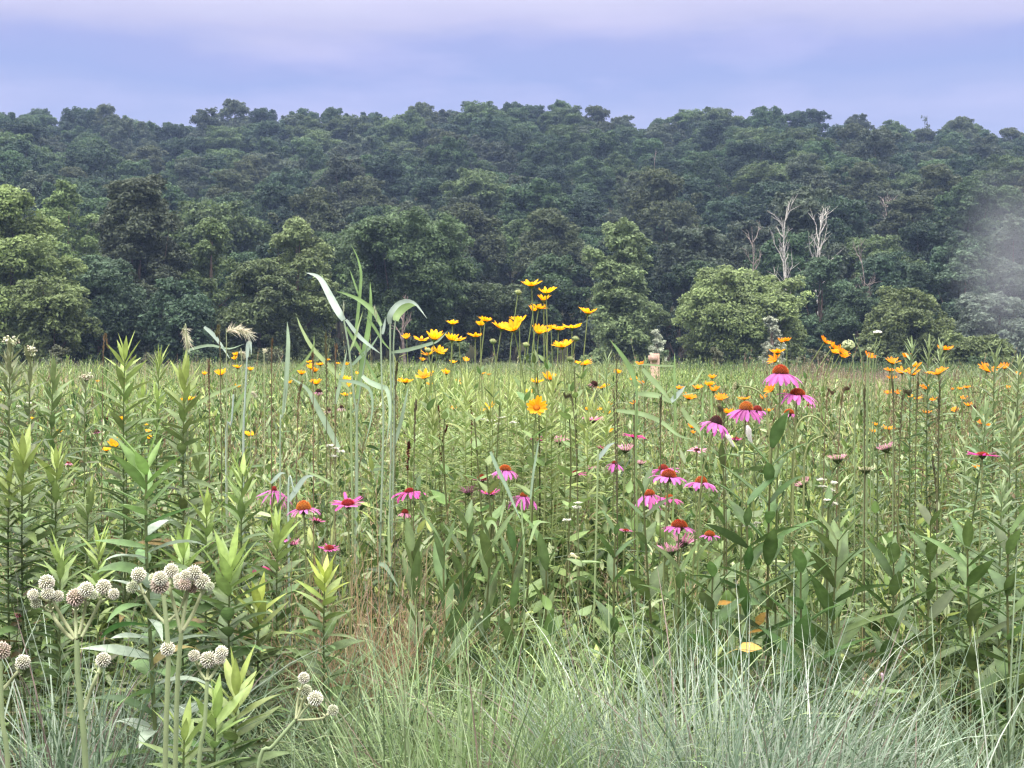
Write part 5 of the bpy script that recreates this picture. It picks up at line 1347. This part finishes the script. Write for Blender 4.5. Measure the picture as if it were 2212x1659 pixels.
# ---------------------------------------------------------------- wild carrot umbels and other white flowers
def umbel(label, z, head, rpx, root, Y, closed, col):
    A = at(*zc(z, *root), Y); H = at(*zc(z, *head), Y); off = np.array([A[0], Y, 0]); s = rpx * ZOOM[z][2] / FPX * Y
    o = thing('wild_carrot', label, 'flower', off, 'wild carrots with white umbels')
    sm = MB(); P = cat([np.array([A[0], Y, 0]), A, H - np.array([0, 0, s * .9])], 12) - off
    tube(sm, P, .0022 * np.linspace(1.2, .8, 12), (.20, .26, .13), 5); part('stem', (sm, M_STEM), o)
    hm = MB(); n = 150; d = sphere_dirs(n); d[:, 2] = np.abs(d[:, 2]) * (1.0 if closed else .5) - (.25 if closed else 0); d = unit(d)
    c0 = P[-1]; tip = c0 + np.array([0, 0, s * .85]) + d * s * np.array([1, 1, .95 if closed else .5])
    ray = np.stack([np.repeat(c0[None], n, 0), (c0 + tip) / 2 + d * s * .2, tip], 1)
    tube(hm, ray[::3], .0009, (.3, .36, .2), 4)
    for rep in range(4):
        e = tip + sphere_dirs(n) * s * .10; nn = unit(d + sphere_dirs(n) * .6); a = unit(np.cross(nn, sphere_dirs(n))); b = np.cross(nn, a); q = s * .10
        V = np.stack([e + a * q, e + b * q, e - a * q, e - b * q], 1); hm.add(V, np.arange(4 * n).reshape(n, 4), np.repeat(jit(col, .06, n), 4, 0))
    part('umbel', (hm, M_PETAL), o)
    return o
umbel('wild carrot with a creamy green dome-shaped umbel among orange-yellow flowers', '8', (638, 230), 50, (690, 640), 5.0, True, (.66, .70, .46))
umbel('wild carrot with a small pure white umbel, highest on the right', '8', (878, 122), 34, (800, 620), 5.2, False, (.86, .85, .84))
for x, y, r, rx, lab in ((685, 142, 9, 760, 'tiny white bud left of the small white umbel'), (906, 160, 10, 830, 'tiny round bud under the small white umbel'), (810, 262, 20, 790, 'half-open nodding umbel between the two white umbels'), (916, 296, 12, 850, 'little green umbel bud below the small white umbel'), (1066, 380, 12, 1010, 'little pale umbel bud right of the yellow flowers')):
    umbel('wild carrot with a ' + lab, '8', (x, y), r, (rx, 620), 5.2, True, (.50, .55, .38))
def bindweed(label, z, tip, base, wpx, Y, col=(.86, .85, .84), calyx=True, cat_='flower'):
    A = at(*zc(z, *base), Y); B = at(*zc(z, *tip), Y - .03); s = wpx * ZOOM[z][2] / FPX * Y * .72
    o = thing('bindweed_flower', label, cat_, A, 'furled bindweed flowers')
    d = B - A; n = 8; t = np.linspace(0, 1, n)
    tm = MB(); P = d[None] * t[:, None]; tube(tm, P, s * np.array([.16, .22, .26, .28, .32, .40, .50, .40]), np.asarray(col), 8)
    u = unit(d); e1 = unit(np.cross(u, np.array([0, 1., 0.1]))); e2 = np.cross(u, e1)
    k = 6; a = np.arange(k) * 2 * PI / k; rim = P[-1][None] + (np.cos(a)[:, None] * e1 + np.sin(a)[:, None] * e2) * s * .3
    Q = np.stack([rim, rim + u * s * .22, rim + u * s * .4 - (rim - P[-1]) * .4], 1); ribbon(tm, Q, s * np.array([.35, .3, .1]), unit(np.cross(unit(rim - P[-1]), u)), np.asarray(col))
    part('trumpet', (tm, M_PETAL), o)
    cm = MB(); t2 = np.linspace(-.22, .22, 6); tube(cm, d[None] * t2[:, None], s * np.array([.05, .30, .42, .40, .32, .2]), (.32, .40, .14), 8); part('calyx', (cm, M_LEAF), o)
    sm = MB(); e = A * 0 - u * np.linalg.norm(d) * .2; Q = np.array([e, e + np.array([.01, .02, -.06]), e + np.array([.0, .03, -A[2] * .6]), np.array([e[0] + .02, .04, -A[2]])]); tube(sm, cat(Q, 10), .0011, (.2, .26, .1), 5); part('vine', (sm, M_STEM), o)
    lm = MB(); m = 6; tt = np.linspace(.15, .6, m); C = cat(Q, 10); B_ = np.stack([np.interp(tt, np.linspace(0, 1, 10), C[:, j]) for j in range(3)], -1)
    Pl, S = arcs(B_, np.arange(m) * 2.4, rnd(.9, 1.5, m), rnd(.3, .9, m), rnd(.05, .075, m), 6); ribbon(lm, Pl, .042 * np.array([.75, 1, .85, .6, .32, .03]), S, jit((.13, .19, .075), .1, m), .14); part('leaves', (lm, M_LEAF), o)
bindweed('long white furled bindweed flower pointing straight up, right of its partner', '7', (1127, 905), (1162, 1055), 80, 4.05)
bindweed('slimmer white furled bindweed flower leaning left, behind the tilted coneflower', '7', (965, 962), (1028, 1075), 52, 4.05)
bindweed('pale pink furled bindweed bud in the dark gap, lower right', 'S', (836, 955), (848, 1030), 30, 3.3, (.74, .60, .70))
bindweed('tiny pinkish bindweed bud left of the pale pink one', 'S', (697, 990), (706, 1048), 20, 3.3, (.66, .50, .46))
bindweed('small cream furled flower beside the light five-fingered leaves', 'C', (1615, 60), (1665, 90), 40, 3.8, (.80, .76, .62))
def yarrow(label, z, pts, Y, r=.011):
    p = at(*zc(z, *pts[0]), Y); off = np.array([p[0], Y + .03, 0]); o = thing('white_yarrow', label, 'flower', off, 'small white yarrow clusters')
    sm = MB(); hm = MB()
    for x, y in pts:
        q = at(*zc(z, x, y), Y) - off; tube(sm, cat([np.array([0, 0, 0]), q * np.array([.3, .3, .55]), q], 8), .0012, (.2, .25, .12), 4)
        n = 26; e = q + np.stack([rng.normal(0, r * .5, n), rng.normal(0, r * .5, n), rng.normal(0, .0015, n)], -1)
        nn = unit(np.array([0, 0, 1.]) + sphere_dirs(n) * .5); a = unit(np.cross(nn, sphere_dirs(n))); b = np.cross(nn, a)
        V = np.stack([e + a * r * .42, e + b * r * .42, e - a * r * .42, e - b * r * .42], 1); hm.add(V, np.arange(4 * n).reshape(n, 4), np.repeat(jit((.66, .66, .60), .06, n), 4, 0))
    part('stem', (sm, M_STEM), o); part('florets', (hm, M_PETAL), o)
yarrow('white yarrow with flat clusters below the tipped pink bud, lower bunch', '8', [(470, 1488), (500, 1510), (525, 1520), (490, 1530)], 4.2)
yarrow('white yarrow with flat clusters below the tipped pink bud, upper bunch', '8', [(425, 1322), (432, 1378), (480, 1402), (495, 1412), (525, 1345)], 4.25)
yarrow('white yarrow specks left of the broad-leaved stems', 'P', [(660, 375), (630, 405), (560, 400)], 4.1)
yarrow('white yarrow dots in the grass right of the drooping coneflower', 'M', [(1665, 930), (1650, 975), (1540, 1100)], 4.1)
yarrow('white flower clusters behind the pale reed blades', 'V', [(712, 962), (726, 968), (722, 985), (735, 975)], 4.5, .012)
yarrow('white haze of small flowers under the yellow clump', 'V', [(1038, 905), (1060, 908), (1085, 902), (1110, 912), (1075, 915)], 5.4, .014)
yarrow('white specks in the grass at the far left', 'V', [(62, 870), (95, 880), (150, 885), (40, 878)], 5.0, .009)

# ---------------------------------------------------------------- thin dark seed stalks
def stalk(label, z, top, root, Y, col=(.10, .085, .05), frac=.5, n=44, fat=1.0, group='thin dark seed stalks on the right'):
    A = at(*zc(z, *root), Y); H = at(*zc(z, *top), Y); off = np.array([A[0], Y, 0]); o = thing('seed_stalk', label, 'grass', off, group)
    P = cat([np.array([A[0] + (A[0] - H[0]) * .6, Y, 0]), A, H], 14) - off
    sm = MB(); tube(sm, P, .0016 * np.linspace(1.25, .6, 14), np.asarray(col) * 1.1, 5); part('stem', (sm, M_STEM), o)
    hm = MB(); t = np.linspace(1 - frac, 1, n); B = np.stack([np.interp(t, np.linspace(0, 1, 14), P[:, j]) for j in range(3)], -1)
    a = np.where(np.arange(n) % 2, 0, PI) + rng.normal(0, .5, n); Pl, S = arcs(B, a, .35, -.2, .014 * rnd(.7, 1.2, n), 3)
    ribbon(hm, Pl, .0042 * fat * np.array([.6, 1, .2]), tilt_side(Pl, S, rnd(0, 3, n)), jit(col, .18, n)); part('seed_head', (hm, M_GRASS), o)
SK = [('8', (995, 480), (1012, 1000), 'dark seed stalk under the left end of the yellow group'), ('8', (1150, 620), (1065, 930), 'thick braided seed spike leaning right in the right meadow'), ('8', (1387, 540), (1372, 1150), 'tallest dark seed stalk right of the braided spike'),
      ('8', (770, 560), (772, 1150), 'dark seed stalk standing straight, left of the right-hand buds'), ('8', (1215, 470), (1190, 1080), 'thin dark seed stalk through the right yellow group'), ('8', (660, 560), (565, 930), 'brownish seed stalk leaning right beside the arched stem'),
      ('8', (520, 620), (450, 870), 'short brownish seed stalk left of the leaning one'), ('8', (1330, 1180), (1360, 1650), 'dark seed stalk low in the right meadow'), ('7', (200, 640), (205, 1350), 'dark thin stalk left of the pink trio'),
      ('7', (57, 370), (65, 1200), 'dark thin stalk with pinkish tip right of the yellow clump'), ('7', (420, 660), (415, 1150), 'dark stalk rising behind the pink trio'), ('7', (35, 600), (62, 1650), 'long dark stalk at the centre of the pink young flowers'),
      ('7', (890, 745), (945, 1100), 'dark bent stalk touching the tilted coneflower'),
      ('5', (358, 800), (350, 1200), 'brown seed stalk right of the starry rye head'), ('5', (793, 760), (800, 1400), 'dark braided seed stalk left of the reeds'), ('5', (880, 890), (870, 1200), 'brown seed stalk between the reeds'), ('5', (683, 920), (690, 1300), 'thin brown seed stalk left of the dark cone'),
      ('D', (1705, 365), (1710, 900), 'reddish dark seed stalk below the rye heads'), ('D', (890, 258), (840, 420), 'slanting brown seed stalk left of the tallest leafy stem'), ('D', (1765, 150), (1800, 420), 'dark drooping seed stalk beside the highest rye head'),
      ('5', (600, 1150), (560, 1600), 'reddish brown seed stalk leaning right in the left meadow'), ('5', (1375, 1010), (1360, 1500), 'greenish seed stalk right of the hooded reed'), ('6', (1490, 1050), (1590, 1400), 'thin green seed stalk right of the open yellow flower'), ('6', (290, 1100), (270, 1600), 'dark seed stalk under the left end of the yellow clump')]
for z, tp, rt, lab in SK:
    py = zc(z, *tp)[1]
    stalk(lab, z, tp, rt, 4.3 if py > 860 else rnd(4.4, 5.2), (.13, .09, .055) if 'brown' in lab or 'red' in lab else (.09, .085, .045), frac=.45 if 'braided' not in lab else .5, fat=1.7 if 'braided' in lab else 1.0, group='thin dark seed stalks on the left' if z in 'D5' else 'thin dark seed stalks on the right')
# rusty brown dock seed heads
def dock(label, z, top, root, Y, w=1.0):
    A = at(*zc(z, *root), Y); H = at(*zc(z, *top), Y); off = np.array([A[0], Y, 0]); o = thing('curly_dock', label, 'plant', off, 'rust-brown dock seed stalks')
    P = cat([np.array([A[0], Y, 0]), A, H], 12) - off; sm = MB(); tube(sm, P, .0018 * np.linspace(1.2, .6, 12), (.07, .04, .02), 5); part('stem', (sm, M_STEM), o)
    hm = MB(); n = 200; t = rnd(.5, 1, n); B = np.stack([np.interp(t, np.linspace(0, 1, 12), P[:, j]) for j in range(3)], -1)
    lump = .5 + .5 * np.sin(t * 26); e = B + sphere_dirs(n) * (.016 * w * lump * (1.15 - t))[:, None] * rnd(.3, 1, n)[:, None]
    nn = sphere_dirs(n); a = unit(np.cross(nn, sphere_dirs(n))); b = np.cross(nn, a); q = .0045
    V = np.stack([e + a * q, e + b * q, e - a * q, e - b * q], 1); hm.add(V, np.arange(4 * n).reshape(n, 4), np.repeat(jit((.085, .022, .014), .25, n), 4, 0))
    part('seed_cluster', (hm, M_CONE), o)
dock('rust-brown dock stalk under the left yellow flowers', '6', (440, 1110), (480, 1400), 5.6)
dock('second rust-brown dock stalk right of the first', '6', (728, 1100), (738, 1340), 5.6, .9)
dock('rust-brown dock stalk low beside the reeds', '6', (235, 1480), (220, 1640), 5.2, .9)
dock('thin rust-brown dock stalk between the other docks', '6', (540, 1300), (500, 1620), 5.3, .8)

# ---------------------------------------------------------------- foreground grass
def tussock(label, x, y, n, h, hs, w, pal, wts, th, k, spread, azbias=None, group='grass tussocks in the foreground', p=1.6):
    o = thing('grass_tussock', label, 'grass', (x, y, 0), group)
    mb = MB()
    rr = spread * np.sqrt(rng.random(n)); ba = rnd(0, 6.28, n)
    b = np.stack([np.cos(ba) * rr, np.sin(ba) * rr, np.zeros(n)], -1)
    az = ba + rng.normal(0, .9, n) if azbias is None else azbias + rng.normal(0, .8, n)
    L = rng.normal(h, hs, n).clip(h * .35, h * 1.5)
    thv = np.abs(rng.normal(th[0], th[1], n)) * (.5 + rr / spread * .7)
    P, S = arcs(b, az, thv, np.abs(rng.normal(k[0], k[1], n)), L, 9, p)
    S = tilt_side(P, S, rng.normal(0, .6, n))
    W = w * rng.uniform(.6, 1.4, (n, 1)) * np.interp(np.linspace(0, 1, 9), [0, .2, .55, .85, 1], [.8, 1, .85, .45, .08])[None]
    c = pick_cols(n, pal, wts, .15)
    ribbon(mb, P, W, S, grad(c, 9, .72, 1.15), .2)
    part('blades', (mb, M_GRASS), o)
T_GR = [(.13, .19, .075), (.20, .27, .13), (.26, .33, .19), (.075, .115, .05), (.20, .15, .13)]
T_BL = [(.19, .27, .20), (.30, .375, .30), (.10, .16, .10), (.18, .135, .125), (.38, .43, .38)]
T_YG = [(.22, .31, .11), (.29, .38, .17), (.15, .22, .08), (.33, .40, .22)]
T_DK = [(.075, .125, .065), (.13, .19, .105), (.22, .29, .19), (.06, .085, .045)]
UP = dict(th=(.24, .22), k=(.75, .5)); AR = dict(th=(.38, .25), k=(1.6, .55))
TS = [ # px (at its base line), Y, n, h, pal, wts, mode, spread, label
 (1545, 3.15, 1250, .62, T_BL, [3, 4, 2, 1.0, 2.5], UP, .20, 'stiff silvery blue upright tussock, right of the bottom centre'),
 (1700, 3.05, 1000, .60, T_BL, [3, 4, 2, .8, 2.5], UP, .18, 'silvery blue tussock leaning right at the bottom right'),
 (1420, 3.0, 800, .58, T_BL, [3, 2, 3, 1, .6], UP, .18, 'grey-green upright tussock left of the silvery one'),
 (1310, 3.55, 1000, .66, T_YG, [3, 3, 2, 2], AR, .20, 'yellow-green fountain tussock with thin arching blades, bottom centre'),
 (1160, 3.25, 1100, .60, T_GR, [3, 3, 3, 1, .7], AR, .24, 'pale green arching tussock at the bottom centre'),
 (1000, 3.1, 1100, .60, T_GR, [4, 3, 2, 1, .4], dict(th=(.2, .2), k=(.5, .5)), .22, 'fresh green tussock left of the bottom centre'),
 (860, 3.35, 1000, .62, T_GR, [4, 3, 2, 1, .8], AR, .24, 'green tussock with arching tips beside the leaning white-headed stem'),
 (720, 3.6, 900, .66, T_DK, [3, 3, 2, 1], AR, .24, 'dull green arching tussock behind the leaning white-headed stem'),
 (600, 3.1, 800, .55, T_DK, [3, 3, 2, 1], AR, .22, 'dusky tussock under the three white heads'),
 (440, 3.3, 700, .55, T_DK, [3, 3, 2, 1], AR, .22, 'dark green tussock between the leafy shoots, lower left'),
 (110, 3.2, 1000, .62, T_BL, [3, 2, 3, 2, .8], UP, .20, 'grey-mauve upright tussock at the left edge'),
 (250, 3.0, 900, .56, T_DK, [3, 3, 2, 1], AR, .24, 'dusky green tussock below the candelabra of white heads'),
 (40, 2.75, 700, .48, T_DK, [3, 3, 2, 1], AR, .22, 'dark tussock in the bottom left corner'),
 (2010, 2.85, 1000, .58, T_BL, [3, 3, 2, .6, 1], dict(th=(.5, .25), k=(1.0, .5)), .18, 'blue-green tussock flopping over in the bottom right corner'),
 (2190, 3.3, 1100, .72, T_DK, [3, 3, 2.5, 1], AR, .22, 'dark green fountain tussock at the right edge'),
 (2200, 2.75, 800, .52, T_BL, [3, 3, 2, .5, 1], dict(th=(.6, .25), k=(1.0, .5)), .18, 'pale tussock sprawling at the lower right edge'),
 (1850, 3.0, 220, .42, T_BL, [3, 3, 2, .6, 1], dict(th=(.5, .3), k=(.9, .5)), .16, 'thin pale tussock in front of the dark gap, lower right'),
 (1240, 2.75, 900, .50, T_GR, [2, 3, 3, 1, .7], dict(th=(.25, .25), k=(.8, .5)), .22, 'grey-green tussock at the very bottom centre'),
 (940, 2.7, 800, .47, T_GR, [3, 3, 2, 1, .5], dict(th=(.25, .25), k=(.8, .5)), .22, 'green tussock at the very bottom, left of centre'),
 (700, 2.75, 800, .47, T_DK, [3, 3, 2, 1], dict(th=(.3, .25), k=(.9, .5)), .22, 'dusky tussock at the bottom beneath the leaning stem'),
 (1480, 3.75, 700, .66, T_YG, [3, 3, 2, 2], AR, .20, 'yellow-green tussock in front of the low broad-leaved plants'),
 (1090, 3.75, 700, .64, T_GR, [3, 3, 3, 1, .7], AR, .22, 'thin arching tussock below the lance-leaved plants'),
 (560, 3.8, 600, .6, T_DK, [3, 3, 2, 1], AR, .22, 'faint arching tussock below the low lime-tipped stem'),
]
for px, Y, n, h, pal, wts, mode, sp, lab in TS:
    tussock(lab, (px - 1106) / FPX * Y, Y, int(n * .95), h * .97, h * .24, .0047, pal, wts, mode['th'], mode['k'], sp)
# straw: dead stems of last year's grass
def straw(label, px, Y, n, h, spread):
    x = (px - 1106) / FPX * Y; o = thing('straw_clump', label, 'grass', (x, Y, 0), 'clumps of dead straw'); mb = MB()
    b = np.stack([rng.normal(0, spread, n), rng.normal(0, spread * .5, n), np.zeros(n)], -1)
    P, S = arcs(b, rnd(0, 6.28, n), np.abs(rng.normal(.15, .3, n)), rng.normal(.1, .5, n), rng.normal(h, h * .25, n).clip(.1, 1), 6); S = tilt_side(P, S, rnd(-1.5, 1.5, n))
    ribbon(mb, P, np.array([1, 1, .9, .8, .6, .3]) * .0026, S, grad(jit((.40, .28, .19), .22, n), 6, .8, 1.1)); part('stems', (mb, M_GRASS), o)
straw('patch of pinkish brown dead straw behind the brightest lime-tipped stem', 735, 4.15, 420, .66, .13)
straw('dead straw right of the lime-tipped stem, in the dark front row', 840, 4.1, 260, .55, .13)
straw('dead straw under the broad-leaved plants on the right', 1500, 4.2, 220, .45, .16)
straw('small patch of dead straw below the right-hand broad leaves', 1860, 4.1, 200, .45, .16)

# low ground cover that closes the gaps between the stems in front
def front_cover():
    x, y = wedge(2.3, 4.3, 20, .5, .42)
    gapd = lambda a, b: (abs((a / b * FPX + 1106) - 1900) < 150 and b < 3.9)
    keep = np.array([not gapd(a, b) or rng.random() < .35 for a, b in zip(x, y)])
    x, y = x[keep], y[keep]
    ks = []
    for kind in range(3):
        mb = MB()
        p_blades(mb, 46, .14, .30, .08, .0028, T_DK if kind < 2 else T_GR, [3, 3, 2, 1] if kind < 2 else [3, 3, 2, 1, .6], k=(.3, 1.6), th=(0, .5))
        p_stems(mb, 5, .14, .25, .05, .0016, C_GREEN, 12, .06, .016, [C_GREEN, C_DARK, C_PALE], [3, 3, 1], th=(.8, 1.4))
        ks.append(mb.mesh('ground_cover_%s' % ['plain', 'dense', 'fresh'][kind], M_GRASS))
    gn_scatter('ground_cover', np.stack([x, y, np.zeros_like(x)], -1), rnd(0, 6.28, len(x)), rnd(.8, 1.2, len(x)), rng.integers(0, 3, len(x)), ks, 'short dark grass and leaves between the foreground tussocks', 'grass', rnd(.6, 1.15, len(x)))
front_cover()

# ================================================================== AIR
def volume(name, verts_min, verts_max, dens, col, label):
    a, b = verts_min, verts_max
    V = np.array([[x, y, z] for z in (a[2], b[2]) for (x, y) in ((a[0], a[1]), (b[0], a[1]), (b[0], b[1]), (a[0], b[1]))])
    mb = MB(); mb.add(V, [[3, 2, 1, 0], [4, 5, 6, 7], [0, 1, 5, 4], [1, 2, 6, 5], [2, 3, 7, 6], [3, 0, 4, 7]], np.array([1., 1, 1]))
    m = bpy.data.materials.new(name); m.use_nodes = True; t = m.node_tree; t.nodes.clear()
    o = t.nodes.new('ShaderNodeOutputMaterial'); v = t.nodes.new('ShaderNodeVolumePrincipled')
    v.inputs['Density'].default_value = dens; v.inputs['Color'].default_value = col + (1,); v.inputs['Anisotropy'].default_value = .2
    t.links.new(v.outputs[0], o.inputs['Volume'])
    return solo(name, mb.mesh(name, m, False), label, 'haze', kind='stuff')
def smoke():
    c = at(2190, 560, 132); mb = MB(); R = np.array([7.5, 6.5, 11.5])
    d = []; n, k = 14, 20; t = np.linspace(-PI / 2, PI / 2, n); a = np.arange(k) * 2 * PI / k
    V = np.stack([np.cos(t)[:, None] * np.cos(a), np.cos(t)[:, None] * np.sin(a), np.repeat(np.sin(t)[:, None], k, 1)], -1) * R
    idx = np.arange(n * k).reshape(n, k); nx = np.roll(idx, -1, 1); mb.add(V, np.stack([idx[:-1], nx[:-1], nx[1:], idx[1:]], -1), np.array([1., 1, 1]))
    m = bpy.data.materials.new('smoke'); m.use_nodes = True; t = m.node_tree; t.nodes.clear(); L = t.links.new
    o = t.nodes.new('ShaderNodeOutputMaterial'); v = t.nodes.new('ShaderNodeVolumePrincipled'); v.inputs['Color'].default_value = (.80, .84, .97, 1)
    tcn = t.nodes.new('ShaderNodeTexCoord'); mp_ = t.nodes.new('ShaderNodeMapping'); mp_.inputs['Scale'].default_value = tuple(1 / R); L(tcn.outputs['Object'], mp_.inputs[0])
    ln = t.nodes.new('ShaderNodeVectorMath'); ln.operation = 'LENGTH'; L(mp_.outputs[0], ln.inputs[0])
    mr_ = t.nodes.new('ShaderNodeMapRange'); mr_.interpolation_type = 'SMOOTHSTEP'; mr_.inputs[1].default_value = 1; mr_.inputs[2].default_value = .0; L(ln.outputs['Value'], mr_.inputs[0])
    nn = t.nodes.new('ShaderNodeTexNoise'); nn.inputs['Scale'].default_value = .22; nn.inputs['Detail'].default_value = 3; L(tcn.outputs['Object'], nn.inputs['Vector'])
    m1_ = t.nodes.new('ShaderNodeMath'); m1_.operation = 'MULTIPLY'; L(mr_.outputs[0], m1_.inputs[0]); L(nn.outputs[0], m1_.inputs[1])
    m2_ = t.nodes.new('ShaderNodeMath'); m2_.operation = 'MULTIPLY'; L(m1_.outputs[0], m2_.inputs[0]); m2_.inputs[1].default_value = .055; L(m2_.outputs[0], v.inputs['Density']); L(v.outputs[0], o.inputs['Volume'])
    solo('smoke', mb.mesh('smoke', m), 'faint whitish smoke drifting before the trees at the right edge', 'smoke', kind='stuff', loc=c)
smoke()
volume('haze', (-2400, -500, -1), (2400, 2900, 110), .00026, (.42, .58, 1.0), 'thin bluish air between the meadow and the wooded hill')
